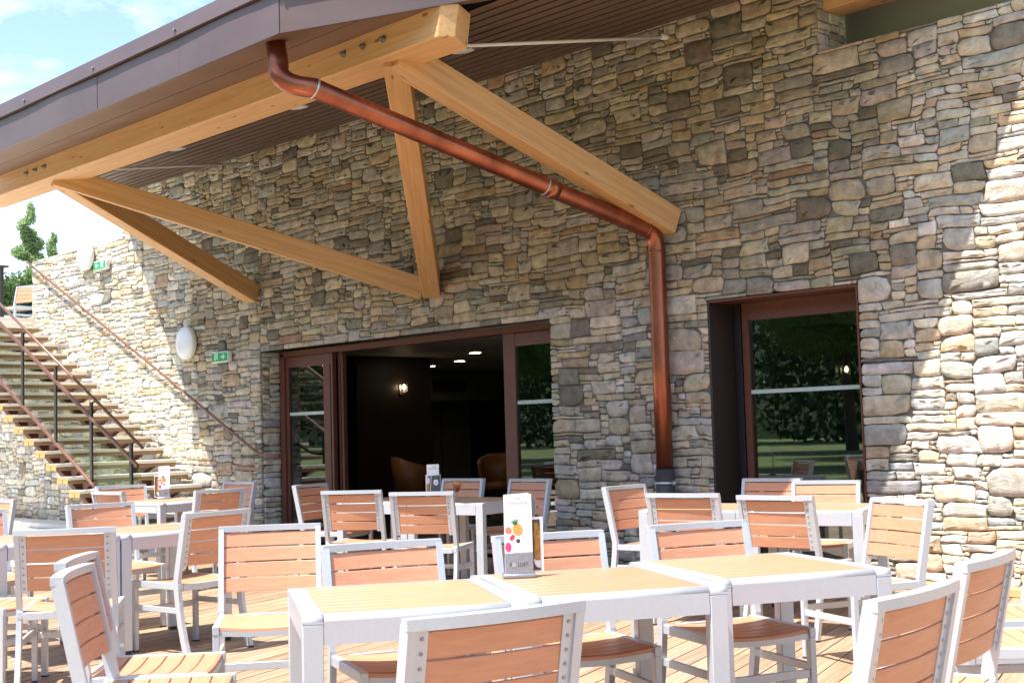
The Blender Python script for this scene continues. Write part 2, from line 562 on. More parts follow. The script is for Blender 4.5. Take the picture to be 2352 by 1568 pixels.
    def prism(self, poly, lo, hi, mi=0, axis=2):
        """polygon extruded along an axis"""
        def mk(p, h):
            if axis == 2: return Vector((p[0], p[1], h))
            if axis == 1: return Vector((p[0], h, p[1]))
            return Vector((h, p[0], p[1]))
        a = [self.bm.verts.new(mk(p, lo)) for p in poly]
        b_ = [self.bm.verts.new(mk(p, hi)) for p in poly]
        n = len(poly)
        fs = [self.bm.faces.new(a[::-1]), self.bm.faces.new(b_)]
        for k in range(n):
            fs.append(self.bm.faces.new((a[k], a[(k + 1) % n], b_[(k + 1) % n], b_[k])))
        for f in fs: f.material_index = mi
        return self

    def poly3(self, pts, mi=0):
        f = self.bm.faces.new([self.bm.verts.new(Vector(q)) for q in pts])
        f.material_index = mi
        return self

    def solid(self, low, high, mi=0):
        """closed solid between two matching 3-D polygons"""
        a = [self.bm.verts.new(Vector(q)) for q in low]
        b_ = [self.bm.verts.new(Vector(q)) for q in high]
        n = len(low)
        fs = [self.bm.faces.new(a[::-1]), self.bm.faces.new(b_)]
        for k in range(n):
            fs.append(self.bm.faces.new((a[k], a[(k + 1) % n], b_[(k + 1) % n], b_[k])))
        for f in fs: f.material_index = mi
        return self

    def mesh(self, name, mats):
        bmesh.ops.recalc_face_normals(self.bm, faces=self.bm.faces[:])
        me = bpy.data.meshes.new(name)
        self.bm.to_mesh(me)
        self.bm.free()
        for q in (mats if isinstance(mats, (list, tuple)) else [mats]):
            me.materials.append(M[q])
        return me

    def build(self, name, mats, parent=None):
        return link(name, self.mesh(name, mats), parent)

def arc(cx, a0, a1, n):
    return [a0 + (a1 - a0) * k / n for k in range(n + 1)]

# ------------------------------------------------------------------ stone walling
def vnoise(x, y, seed):
    r = np.random.default_rng(seed)
    g = r.random((256, 256)) * 2 - 1
    xi = np.floor(x).astype(int); yi = np.floor(y).astype(int)
    fx = x - xi; fy = y - yi
    fx = fx * fx * (3 - 2 * fx); fy = fy * fy * (3 - 2 * fy)
    a = g[xi % 256, yi % 256]; b_ = g[(xi + 1) % 256, yi % 256]
    c = g[xi % 256, (yi + 1) % 256]; d = g[(xi + 1) % 256, (yi + 1) % 256]
    return (a * (1 - fx) + b_ * fx) * (1 - fy) + (c * (1 - fx) + d * fx) * fy

TONES = [((0.43, 0.375, 0.285), 28), ((0.40, 0.38, 0.335), 22), ((0.50, 0.45, 0.365), 20), ((0.41, 0.325, 0.22), 9),
         ((0.20, 0.18, 0.145), 9), ((0.30, 0.285, 0.25), 15), ((0.36, 0.255, 0.18), 2), ((0.455, 0.39, 0.33), 8)]
SIZES = [((8, 2), 15), ((9, 3), 10), ((7, 3), 9), ((11, 3), 6), ((11, 2), 9), ((6, 2), 13), ((5, 2), 10), ((8, 1), 8), ((5, 1), 7), ((4, 2), 9), ((4, 3), 6), ((3, 2), 7),
         ((6, 4), 6), ((5, 4), 5), ((6, 6), 2.5), ((8, 5), 4), ((5, 5), 2.5), ((4, 4), 3), ((9, 6), 2), ((2, 2), 3), ((2, 1), 4)]

def divide(keys, step):
    out = [keys[0]]
    for a, b_ in zip(keys, keys[1:]):
        n = max(1, round((b_ - a) / step))
        out += [a + (b_ - a) * (k + 1) / n for k in range(n)]
    return np.array(out)

def stone_panel(name, ukeys, vkeys, inside, place, parent=None, seed=1, gu=0.054, gv=0.034, warp=0.023, proud=0.011):
    """irregular rubble facing laid on a grid, every stone a separate pillow with its own tone.
    inside(u,v) says where there is wall; place(u,v,d) turns wall coordinates and depth into space (d > 0 is outward)"""
    r = random.Random(seed)
    U = divide(ukeys, gu); V = divide(vkeys, gv)
    nu, nv = len(U) - 1, len(V) - 1
    free = np.zeros((nv, nu), bool)
    for j in range(nv):
        for i in range(nu):
            free[j, i] = inside((U[i] + U[i + 1]) / 2, (V[j] + V[j + 1]) / 2)
    edge_j = np.zeros((nv + 1, nu + 2), bool)
    # distance to the panel's edges, to hold them straight
    pops = [s for s, w in SIZES]; wts = [w for s, w in SIZES]
    stones = []
    for j in range(nv):
        i = 0
        while i < nu:
            if not free[j, i]:
                i += 1; continue
            w, h = r.choices(pops, wts)[0]
            ww = 0
            while ww < w and i + ww < nu and free[j, i + ww]: ww += 1
            if ww < w and ww >= 7: ww = r.randint(3, ww - 2)
            rest = 0
            while i + ww + rest < nu and rest < 2 and free[j, i + ww + rest]: rest += 1
            if rest == 1: ww += 1
            if j > 0 and i + ww < nu and ww > 2 and edge_j[j - 1, i + ww] and r.random() < 0.35:
                ww += -1 if r.random() < 0.5 or not free[j, i + ww] else 1
            hh = 1
            hmax = 1 if ww == 1 else (2 if ww == 2 else max(2, int(ww * 1.25)))
            while hh < min(h, hmax) and j + hh < nv and free[j + hh, i:i + ww].all(): hh += 1
            free[j:j + hh, i:i + ww] = False
            edge_j[j:j + hh, i] = True; edge_j[j:j + hh, i + ww] = True
            stones.append((i, i + ww, j, j + hh))
            i += ww
    def edge_w(u, v):
        # 0 at an edge of the panel or of an opening, 1 well inside
        e = 1.0
        for du, dv in ((0.07, 0), (-0.07, 0), (0, 0.07), (0, -0.07)):
            if not inside(u + du, v + dv): e = 0.0
        return e
    verts = []; faces = []; tones = []; fsm = []
    tn = [t for t, w in TONES]; tw = [w for t, w in TONES]
    for (i0, i1, j0, j1) in stones:
        u0, u1, v0, v1 = U[i0], U[i1], V[j0], V[j1]
        w, h = u1 - u0, v1 - v0
        mn = min(w, h)
        P = []
        cuts = []
        for k in range(4):
            q = r.random()
            big = 0.42 if (w / h < 2.2 and h > 0.12) else 0.20
            if q < 0.22:      # one strongly clipped corner
                cuts.append((min(w * 0.45, h * r.uniform(0.5, 1.15)), h * r.uniform(0.35, 0.52)))
            elif q < 0.5:
                cuts.append((min(w * 0.12, h * 0.10), h * 0.09))
            else:
                cuts.append((min(w * 0.42, h * r.uniform(0.10, big * 1.5)), h * r.uniform(0.08, big)))
        cor = [(u0, v0, 1, 1), (u1, v0, -1, 1), (u1, v1, -1, -1), (u0, v1, 1, -1)]
        ring = []
        for k, (cu, cv, su, sv) in enumerate(cor):
            a, b_ = cuts[k]
            pa = (cu + su * a, cv); pb = (cu, cv + sv * b_)
            mid = (cu + su * a * 0.27, cv + sv * b_ * 0.27)
            ring += ([pb, mid, pa] if k in (0, 2) else [pa, mid, pb])
        # extra points along long edges
        full = []
        for k in range(len(ring)):
            a, b_ = ring[k], ring[(k + 1) % len(ring)]
            full.append(a)
            d = math.hypot(b_[0] - a[0], b_[1] - a[1])
            ns = int(d / 0.075)
            for q in range(1, ns + 1):
                t = q / (ns + 1)
                full.append((a[0] + (b_[0] - a[0]) * t, a[1] + (b_[1] - a[1]) * t))
        jit = 0.0045
        pts = []
        for (u, v) in full:
            e = edge_w(u, v)
            pts.append((u + r.uniform(-jit, jit) * e, v + r.uniform(-jit, jit) * e))
        A = np.array(pts)
        ew = np.array([edge_w(u, v) for u, v in pts])
        x, y = A[:, 0], A[:, 1]
        wu = vnoise(x / 0.33 + 40, y / 0.26 + 90, seed + 5) * warp * 1.15 + vnoise(x / 0.30 + 9, y / 0.085 + 3, seed + 6) * warp * 0.85
        wv = vnoise(x / 0.60 + 70, y / 0.24 + 20, seed + 7) * warp * 0.9 + vnoise(x / 0.19 + 19, y / 0.25 + 33, seed + 8) * warp * 0.38
        A[:, 0] += wu * ew; A[:, 1] += wv * ew
        c = A.mean(0)
        n = len(A)
        pr = r.uniform(0.0, proud) * (1.15 if h > 0.14 else 0.8)
        tx, tz = r.gauss(0, 0.022), r.gauss(0, 0.024)
        tx = max(-0.1, min(0.1, tx)) * min(1, 0.12 / w)
        dome = r.uniform(-0.001, 0.003)
        gap = r.uniform(0.0015, 0.0045)
        V0 = len(verts)
        dirs = c - A
        ln = np.linalg.norm(dirs, axis=1, keepdims=True)
        half_h = h / 2
        nd = dirs / ln
        # inset measured towards the middle line so that long stones keep even joints
        mid = np.clip(A[:, 0], c[0] - max(0, w / 2 - half_h), c[0] + max(0, w / 2 - half_h))
        dirm = np.stack([mid - A[:, 0], c[1] - A[:, 1]], 1)
        lm = np.linalg.norm(dirm, axis=1, keepdims=True) + 1e-6
        nd = dirm / lm
        def ringat(ins, dep, rough):
            B = A + nd * np.minimum(ins, lm * 0.8)
            out = []
            for (u, v) in B:
                d = dep + tx * (u - c[0]) + tz * (v - c[1]) + r.uniform(-rough, rough)
                out.append(tuple(place(u, v, d)))
            return out
        verts += ringat(gap, -0.03, 0)
        verts += ringat(gap + 0.0008, pr - 0.008, 0.001)
        verts += ringat(gap + 0.0034, pr - 0.0005, 0.0012)
        verts += ringat(gap + 0.32 * mn, pr + dome, 0.0022)
        verts.append(tuple(place(c[0], c[1], pr + dome * 1.1)))
        for rg in range(3):
            o0 = V0 + rg * n
            for k in range(n):
                k2 = (k + 1) % n
                faces.append((o0 + k, o0 + k2, o0 + n + k2, o0 + n + k))
                fsm.append(rg > 0)
        o0 = V0 + 3 * n
        for k in range(n):
            faces.append((o0 + k, o0 + (k + 1) % n, V0 + 4 * n))
            fsm.append(True)
        t = r.choices(tn, tw)[0]
        pale = (u0 < -16.0 or u0 > -5.2)  # sunlit ends of the wall: sunlight painted in as lighter stone tones
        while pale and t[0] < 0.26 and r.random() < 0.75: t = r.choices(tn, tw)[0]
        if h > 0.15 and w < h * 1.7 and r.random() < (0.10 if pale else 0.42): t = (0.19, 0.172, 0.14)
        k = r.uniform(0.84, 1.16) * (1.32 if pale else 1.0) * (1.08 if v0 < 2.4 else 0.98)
        if not pale and v0 > 2.5: t = (t[0] * 0.89, t[1] * 0.845, t[2] * 0.755)  # browner upper stones, partly warm bounce light put into the tone
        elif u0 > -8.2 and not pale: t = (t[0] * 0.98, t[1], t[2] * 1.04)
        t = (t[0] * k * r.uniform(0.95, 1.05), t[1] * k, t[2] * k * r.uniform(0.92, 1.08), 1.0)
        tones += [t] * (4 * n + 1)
    me = bpy.data.meshes.new(name)
    me.from_pydata(verts, [], faces)
    me.polygons.foreach_set('use_smooth', np.array(fsm, bool))
    ca = me.color_attributes.new('stone_tone', 'FLOAT_COLOR', 'POINT')
    ca.data.foreach_set('color', np.array(tones, np.float32).ravel())
    me.materials.append(M['stone'])
    me.update()
    return link(name, me, parent)

OPEN = [(-14.25, -9.02, -0.4, 2.435), (-7.045, -5.52, -0.4, 2.435)]
X_L, X_UP, X_PIER, X_R = -21.06, -17.95, -5.79, 3.0
Z_SOF, Z_WT, Z_PAR = 5.09, 4.40, 4.43
def wall_inside(u, v):
    if u < -34 or u > X_R or v < -0.12: return False
    if u < X_L: return v < 3.34
    top = Z_SOF if X_UP < u < X_PIER else (Z_WT if u < X_UP else Z_PAR)
    if v > top: return False
    for a, b_, c, d in OPEN:
        if a < u < b_ and c < v < d: return False
    return True

wall = empty("stone_wall")
tag(wall, "long rubble stone wall of beige and grey field stones behind the terrace", "stone wall")
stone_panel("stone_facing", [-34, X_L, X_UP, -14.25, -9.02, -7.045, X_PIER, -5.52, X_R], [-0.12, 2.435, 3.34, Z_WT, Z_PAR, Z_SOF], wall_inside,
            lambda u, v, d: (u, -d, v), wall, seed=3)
# left jamb of the wide opening, end of the upper pier
stone_panel("jamb_facing", [0.03, 0.30], [-0.12, 2.435], lambda u, v: 0.03 < u < 0.30 and -0.12 < v < 2.435, lambda u, v, d: (-14.25 + d, u, v), wall, seed=8, warp=0.012, proud=0.02)
stone_panel("pier_facing", [0.03, 0.45], [Z_PAR, Z_SOF], lambda u, v: 0.03 < u < 0.45 and Z_PAR < v < Z_SOF, lambda u, v, d: (X_PIER + d, u, v), wall, seed=9, warp=0.012, proud=0.02)
mb = MB()
Y0, Y1 = 0.022, 0.45
for (a, b_, z0, z1) in [(-34, X_L, -0.3, 3.32), (X_L + .02, X_UP, -0.3, Z_WT - .02), (X_UP, -14.29, -0.3, Z_SOF), (-14.29, -8.99, 2.47, Z_SOF), (-8.99, -7.06, -0.3, Z_SOF),
                        (-7.06, X_PIER - .02, 2.47, Z_SOF), (X_PIER - .02, -5.50, 2.47, Z_PAR - .02), (-5.50, X_R, -0.3, Z_PAR - .02)]:
    mb.box((a, Y0, z0), (b_, Y1, z1))
mb.build("wall_core", 'mortar', wall)

# ------------------------------------------------------------------ ground, deck, paving
mb = MB()
mb.box((-400, -400, -0.6), (400, 300, -0.22))
tag(mb.build("lawn", 'grass'), kind='structure')

DDIR = Vector((-0.311, 0.950, 0)).normalized()
DN = Vector((DDIR.y, -DDIR.x, 0))
def deck():
    bm = bmesh.new()
    uvl = bm.loops.layers.uv.new('board')
    cl = bm.verts.layers.float_color.new('board_tone')
    pitch, wdt = 0.145, 0.1365
    r = random.Random(5)
    yb, yt = -13.0, -0.035
    x0, x1 = -19.0, 6.0
    k = 0
    s = -25.0
    while s < 12.0:
        # board centre line: points with p.DN = s
        tone = r.uniform(0.80, 1.16)
        t = (tone * r.uniform(.97, 1.04), tone, tone * r.uniform(.93, 1.05), 1)
        edges = []
        for off in (0.0, wdt):
            row = []
            for yy in (yb, yt):
                # p = DN*(s+off) + DDIR*q with p.y = yy
                so = s + off
                q = (yy - DN.y * so) / DDIR.y
                p = DN * so + DDIR * q
                row.append((p, q))
            edges.append(row)
        xm = [p.x for row in edges for p, q in row]
        if min(xm) > x1 or max(xm) < x0 + 0.2:
            s += pitch; continue
        # break the board into lengths
        qa = max(edges[0][0][1], edges[1][0][1]); 
        brk = [0.0]
        f = r.uniform(0.1, 0.4)
        while f < 1.0:
            brk.append(f); f += r.uniform(0.24, 0.36)
        brk.append(1.0)
        for b0, b1 in zip(brk, brk[1:]):
            g0 = b0 + (0.0002 if b0 > 0 else 0); g1 = b1 - (0.0002 if b1 < 1 else 0)
            def pt(row, f): 
                return row[0][0].lerp(row[1][0], f), row[0][1] + (row[1][1] - row[0][1]) * f
            c = [pt(edges[0], g0), pt(edges[1], g0), pt(edges[1], g1), pt(edges[0], g1)]
            uo = r.uniform(0, 50)
            zt = r.uniform(-0.0008, 0.0008)
            top = [bm.verts.new((p.x, p.y, zt)) for p, q in c]
            bot = [bm.verts.new((p.x, p.y, -0.027)) for p, q in c]
            for v in top + bot: v[cl] = t
            fs = [bm.faces.new(top)]
            for kk in range(4):
                fs.append(bm.faces.new((top[kk], bot[kk], bot[(kk + 1) % 4], top[(kk + 1) % 4])))
            for fc in fs:
                for lp in fc.loops:
                    i = (top.index(lp.vert) if lp.vert in top else bot.index(lp.vert))
                    lp[uvl].uv = (c[i][1] + uo, (0 if i in (0, 3) else wdt) + k * 0.37)
        k += 1
        s += pitch
    bmesh.ops.recalc_face_normals(bm, faces=bm.faces[:])
    me = bpy.data.meshes.new("deck")
    bm.to_mesh(me); bm.free()
    me.materials.append(M['deck'])
    return tag(link("deck", me), kind='structure')
deck()
mb = MB()
mb.box((-21, -13.2, -0.2), (6.5, -0.03, -0.06))
tag(mb.build("deck_underlay", 'void'), kind='structure')
mb = MB()
mb.prism([(-45, -8.5), (-15.6, -8.5), (-13.9, -3.6), (-13.1, -0.05), (-45, -0.05)], -0.2, 0.012)
tag(mb.build("pavement", 'concrete'), kind='structure')
mb = MB()
mb.box((-34, -0.5, 0.0125), (-17.0, -0.05, 0.10), bev=0.02)
tag(mb.build("paving_edge", 'concrete'), kind='structure')
mb = MB()
mb.box((-5.2, -0.17, 0.002), (3.0, -0.045, 0.062), bev=0.006)
tag(mb.build("timber_kerb", 'timber_x'), "low timber kerb board along the foot of the sunlit stone wall", "kerb board")

# ------------------------------------------------------------------ roof canopy
SL = 0.178
def zs(y): return 5.07 + SL * y
YC = -3.85
CR, CL_ = (-8.07, YC), (-15.35, YC)
KL = (-14.90, -2.2)          # the left edge turns here
ER, EL = (-3.54, 0.0), (-18.1, 0.0)
roof = empty("canopy_roof", (0, 0, 0))
tag(roof, "wide timber and zinc roof canopy jutting out over the terrace", "roof canopy")
# upper shell (deck of the roof)
mb = MB()
plan = [(CL_[0] + .02, CL_[1] + .03), (CR[0] - .02, CR[1] + .03), (ER[0] - .03, ER[1]), (ER[0] - .03, 9.0), (-18.0, 9.0), (EL[0] + .03, EL[1]), (KL[0] + .03, KL[1])]
mb.solid([(x, y, zs(y) + 0.09) for x, y in plan], [(x, y, zs(y) + 0.30) for x, y in plan])
mb.build("roof_deck", 'void', roof)
# soffit slats, parallel to the wall, clipped to the plan
def xspan(y):
    t = y / YC
    if y > KL[1]: xl = EL[0] + (KL[0] - EL[0]) * y / KL[1]
    else: xl = KL[0] + (CL_[0] - KL[0]) * (y - KL[1]) / (YC - KL[1])
    return xl, ER[0] + (CR[0] - ER[0]) * t
mb = MB()
y = -2.62
while y < 0.0:
    a, b_ = y, min(y + 0.148, -0.0)
    xa = xspan(a); xb = xspan(b_)
    lo = [(xa[0] + .03, a, zs(a)), (xa[1] - .22, a, zs(a)), (xb[1] - .22, b_, zs(b_)), (xb[0] + .03, b_, zs(b_))]
    hi = [(p[0], p[1], p[2] + 0.007) for p in lo]
    mb.solid(lo, hi)
    y += 0.190
mb.build("soffit", 'soffit', roof)
# soffit of the recessed balcony on the right
# sheet border between fascia and beam
mb = MB()
a, b_ = YC + 0.03, -3.0
xa = xspan(a); xb = xspan(b_)
mid = -3.42
xm = xspan(mid)
for (ya, xa_, yb_, xb_) in ((a, xa, mid - .006, xm), (mid + .006, xm, b_, xb)):
    lo = [(xa_[0] + .02, ya, zs(ya)), (xa_[1] - .02, ya, zs(ya)), (xb_[1] - .02, yb_, zs(yb_)), (xb_[0] + .02, yb_, zs(yb_))]
    mb.solid(lo, [(p[0], p[1], p[2] + 0.02) for p in lo])
for sx in (-1,):
    lo = []
    for (yy, inset) in ((-2.98, 0.02), (0.0, 0.02), (0.0, 0.21), (-2.98, 0.21)):
        xs = xspan(yy)[1 if sx < 0 else 0]
        lo.append((xs + sx * inset, yy, zs(yy)))
    mb.solid(lo, [(p[0], p[1], p[2] + 0.02) for p in lo])
mb.build("soffit_border", 'zinc_dark', roof)
# fascia panels with upstand seams and a capping strip
def fascia(pa, pb, n, name):
    mb = MB()
    pa, pb = Vector(pa), Vector(pb)
    d = pb - pa
    dn = Vector((d.x, d.y, 0)).normalized()
    out = Vector((dn.y, -dn.x, 0))
    H, HC = 0.315, 0.47
    for k in range(n):
        a = pa + d * (k / n) + dn * 0.003
        b_ = pa + d * ((k + 1) / n) - dn * 0.003
        o1 = out * 0.006 * ((k % 2) * 0.4 + 0.6)
        nn = 6
        prev = None
        for q in range(nn):
            f0, f1 = q / nn, (q + 1) / nn
            w0 = out * (0.010 * math.sin(math.pi * f0) ** 2 * (1 if k % 2 else 0.4))
            w1 = out * (0.010 * math.sin(math.pi * f1) ** 2 * (1 if k % 2 else 0.4))
            p0 = a.lerp(b_, f0); p1 = a.lerp(b_, f1)
            zv = Vector((0, 0, 1))
            mb.solid([p0 - out * .02, p1 - out * .02, p1 + o1, p0 + o1],
                     [p0 - out * .02 + zv * H, p1 - out * .02 + zv * H, p1 + o1 + w1 + zv * H, p0 + o1 + w0 + zv * H])
    # drip fold at the foot
    mb.solid([pa - out * .02 - Vector((0, 0, .006)), pb - out * .02 - Vector((0, 0, .006)), pb + out * .012 - Vector((0, 0, .006)), pa + out * .012 - Vector((0, 0, .006))],
             [pa - out * .02, pb - out * .02, pb + out * .012, pa + out * .012])
    mb.build(name, 'zinc', roof)
    mb = MB()
    zv = Vector((0, 0, 1))
    mb.solid([pa - out * .3 + zv * (H + .01), pb - out * .3 + zv * (H + .01), pb + out * .045 + zv * (H + .01), pa + out * .045 + zv * (H + .01)],
             [pa - out * .3 + zv * HC, pb - out * .3 + zv * HC, pb + out * .03 + zv * HC, pa + out * .03 + zv * HC])
    mb.build("fascia_cap", 'zinc', roof)
    mb = MB()
    for k in range(n + 1):
        q = pa + d * (k / n) + out * .05 + zv * (H + .06)
        mb.box(q - Vector((.012, .012, .012)), q + Vector((.012, .012, .012)), bev=0.004)
    mb.build("cap_screw", 'screw', roof)
fx = [-8.07]
fascia((CR[0] - 4 * 1.475, YC, zs(YC)), (CR[0], YC, zs(YC)), 4, "fascia")
fascia((CR[0], YC, zs(YC)), (ER[0], ER[1], zs(ER[1])), 3, "fascia")
fascia((CL_[0], YC, zs(YC)), (CR[0] - 4 * 1.475, YC, zs(YC)), 1, "fascia")
fascia((KL[0], KL[1], zs(KL[1])), (CL_[0], YC, zs(YC)), 1, "fascia")
fascia((EL[0], EL[1], zs(EL[1])), (KL[0], KL[1], zs(KL[1])), 2, "fascia")
# glulam beam and struts
BZ0, BZ1 = 4.29, 4.535
BY0, BY1 = -3.05, -2.67
mb = MB()
mb.solid([(-15.9, BY0, BZ0), (-7.17, BY0, BZ0), (-7.08, BY0 + .10, BZ0), (-7.25, BY1, BZ0), (-15.9, BY1, BZ0)],
         [(-15.9, BY0, BZ1), (-7.12, BY0, BZ1), (-7.03, BY0 + .10, BZ1), (-7.20, BY1, BZ1 + .02), (-15.9, BY1, BZ1 + .02)])
me_beam = mb.mesh("beam", 'timber_x')
bmx = bmesh.new(); bmx.from_mesh(me_beam)
bmesh.ops.bevel(bmx, geom=bmx.edges[:], offset=0.008, segments=2, profile=0.5, affect='EDGES')
bmx.to_mesh(me_beam); bmx.free()
beam = link("beam", me_beam, roof)
mb = MB()
for xb in (-14.35, -14.12, -13.89, -8.33, -8.07, -7.81):
    mtx = Matrix.Translation((xb, BY0, 4.43)) @ Matrix.Rotation(RD(90), 4, 'X')
    mb.lathe([(0, 0.0), (0.032, 0.0), (0.032, 0.008), (0.021, 0.008), (0.021, 0.028), (0.010, 0.03), (0.010, 0.045), (0, 0.045)], 0, 8, mtx, False)
mb.build("bolt", 'screw', beam)
NODES = [(-7.9, -2.86, 4.36), (-13.95, -2.86, 4.36)]
for a, b_ in ((NODES[0], (-7.40, -0.02, 3.19)), (NODES[0], (-10.80, -0.02, 2.92)), (NODES[1], (-10.92, -0.02, 2.92)), (NODES[1], (-14.36, -0.02, 3.19))):
    va, vb = Vector(a), Vector(b_)
    ln = (vb - va).length
    o = MB().box((-0.10, -0.12, 0), (0.10, 0.12, ln), bev=0.007).build("strut", 'timber_z', roof)
    zax = (vb - va).normalized()
    xax = Vector((0, 0, 1)).cross(zax).normalized()
    yax = zax.cross(xax)
    o.matrix_local = Matrix(((xax.x, yax.x, zax.x, va.x), (xax.y, yax.y, zax.y, va.y), (xax.z, yax.z, zax.z, va.z), (0, 0, 0, 1)))
for nd, x in ((NODES[0], -7.37), (NODES[1], -14.36)):
    mb = MB()
    mb.tube([(nd[0], nd[1] + .1, 4.43), (x, -0.03, 4.93)], 0.016)
    mb.tube([(x, -0.09, 4.92), (x, 0.0, 4.936)], 0.028)
    mb.build("tension_rod", 'rod', roof)
for x in (-16.06, -13.70, -11.18, -8.58):
    mb = MB()
    mtx = Matrix.Translation((x, -1.49, zs(-1.49) - 0.004)) @ Matrix.Rotation(math.atan(SL), 4, 'X')
    mb.lathe([(0, -0.004), (0.085, -0.004), (0.105, 0.0), (0.105, 0.02)], 0, 20, mtx)
    mb.build("downlight", 'spot', roof)

# downpipe
pipe = empty("copper_downpipe", (-7.5, -0.12, 0))
tag(pipe, "copper downpipe slanting from the roof corner to the wall and down it", "downpipe")
def pl(*q): return [(x + 7.5, y + .12, z) for x, y, z in q]
P0 = Vector((-8.36, -3.70, 4.46)); P1 = Vector((-8.33, -3.69, 4.22))
PE = Vector((-7.50, -0.125, 3.10))
dirp = (PE - Vector((-8.15, -3.62, 4.06))).normalized()
Q = Vector((-8.15, -3.62, 4.06))
bend = []
c0 = P1; c1 = Vector((-8.31, -3.74, 4.05)) ; c2 = Q + dirp * 0.12
for k in range(9):
    t = k / 8
    bend.append(c0 * (1 - t) ** 2 + c1 * 2 * t * (1 - t) + c2 * t * t)
endb = []
e0 = PE - dirp * 0.12; e1 = PE; e2 = PE + Vector((0.0, 0.0, -0.16))
for k in range(7):
    t = k / 6
    endb.append(e0 * (1 - t) ** 2 + e1 * 2 * t * (1 - t) + e2 * t * t)
midp = [c2.lerp(e0, t) for t in (0.25, 0.5, 0.75)]
pts = [P0] + bend + midp + endb + [Vector((-7.50, -0.125, 1.9)), Vector((-7.50, -0.125, 0.90))]
MB().tube(pl(*pts), 0.080, seg=18).build("pipe", 'copper', pipe)
def collar(p, d, r, h, name, mat_):
    p, d = Vector(p), Vector(d).normalized()
    MB().tube(pl(p - d * h / 2, p + d * h / 2), r, seg=18).build(name, mat_, pipe)
collar(c2 + dirp * .01, dirp, 0.0835, 0.018, "solder_ring", 'steel')
collar(c2.lerp(e0, 0.66), dirp, 0.0835, 0.014, "solder_ring", 'steel')
collar(c2.lerp(e0, 0.685), dirp, 0.083, 0.09, "pipe_sleeve", 'copper')
collar(e0, dirp, 0.0835, 0.02, "pipe_sleeve", 'copper')
collar(PE + Vector((0, 0, -.18)), (0, 0, 1), 0.0835, 0.02, "pipe_sleeve", 'copper')
MB().tube(pl((-7.5, -.125, .93), (-7.5, -.125, 0.0)), 0.088, seg=18).build("pipe_foot", 'copper_dark', pipe)
mb = MB()
mb.tube(pl((-7.5, -.125, .79), (-7.5, -.125, .815)), 0.094, seg=18)
for s_ in (-1, 1):
    mb.box(pl((-7.5 + s_ * .095 - .02, -.135, .785))[0], pl((-7.5 + s_ * .095 + .02, -.115, .82))[0])
    mb.tube(pl((-7.5 + s_ * .11, -.15, .802), (-7.5 + s_ * .11, -.10, .802)), 0.012)
mb.tube(pl((-7.5, -.10, .80), (-7.5, 0.02, .80)), 0.012)
mb.build("pipe_clamp", 'steel', pipe)

# ------------------------------------------------------------------ glazed doors
YF = 0.25
sd = empty("sliding_door", (-11.57, YF, 0))
tag(sd, "wide sliding door with red brown frame standing open to the dark lounge", "sliding door")
def sdm(lo, hi, name, mat_, par=None, bev=0.004):
    o = MB().box((lo[0] + 11.57, lo[1] - YF, lo[2]), (hi[0] + 11.57, hi[1] - YF, hi[2]), bev=bev).build(name, mat_, par or sd)
    return o
mb = MB()
for lo, hi in (((-14.18, YF, 0), (-14.09, YF + .16, 2.40)), ((-14.18, YF, 2.36), (-9.03, YF + .16, 2.43)), ((-9.09, YF, 0), (-9.03, YF + .16, 2.36)), ((-14.09, YF, -.005), (-9.09, YF + .16, 0.012))):
    mb.box((lo[0] + 11.57, lo[1] - YF, lo[2]), (hi[0] + 11.57, hi[1] - YF, hi[2]), bev=.004)
mb.build("outer_frame", 'frame', sd)
def leaf(x0, x1, y, st0, st1, nm):
    mb = MB()
    for lo, hi in (((x0, y, .012), (x0 + st0, y + .06, 2.358)), ((x1 - st1, y, .012), (x1, y + .06, 2.358)), ((x0 + st0, y + .002, 2.22), (x1 - st1, y + .058, 2.356)), ((x0 + st0, y + .002, .012), (x1 - st1, y + .058, .13))):
        mb.box((lo[0] + 11.57, lo[1] - YF, lo[2]), (hi[0] + 11.57, hi[1] - YF, hi[2]), bev=.004)
    o = mb.build(nm, 'frame', sd)
    sdm((x0 + st0, y + .026, .13), (x1 - st1, y + .034, 2.22), "pane", 'glass', o, 0)
    sdm((x0 + st0, y + .018, 1.595), (x1 - st1, y + .022, 1.635), "frosted_band", 'film', o, 0)
    return o
leaf(-14.088, -13.17, YF + .03, 0.05, 0.10, "fixed_leaf")
leaf(-13.16, -13.06, YF + .02, 0.04, 0.04, "folded_leaf")
leaf(-13.05, -12.95, YF + .095, 0.04, 0.04, "folded_leaf")
leaf(-10.0, -9.092, YF + .03, 0.18, 0.05, "fixed_leaf")

pd = empty("patio_door", (-6.3, 0.30, 0))
tag(pd, "closed glass patio door with red brown frame in a deep dark reveal", "patio door")
def pdm(lo, hi, name, mat_, par=None, bev=0.003):
    return MB().box((lo[0] + 6.3, lo[1] - .30, lo[2]), (hi[0] + 6.3, hi[1] - .30, hi[2]), bev=bev).build(name, mat_, par or pd)
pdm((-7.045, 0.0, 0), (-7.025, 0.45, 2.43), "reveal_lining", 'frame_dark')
pdm((-7.025, 0.0, 2.412), (-5.54, 0.45, 2.432), "head_lining", 'frame')
pdm((-5.54, 0.0, 0), (-5.525, 0.45, 2.43), "reveal_lining", 'frame')
mb = MB()
for lo, hi in (((-7.02, .36, 0), (-6.97, .42, 2.41)), ((-6.962, .33, 0), (-6.925, .40, 2.40)), ((-6.915, .34, 0), (-6.90, .40, 2.40))):
    mb.box((lo[0] + 6.3, lo[1] - .30, lo[2]), (hi[0] + 6.3, hi[1] - .30, hi[2]), bev=.003)
mb.build("gasket_stack", 'black', pd)
mb = MB()
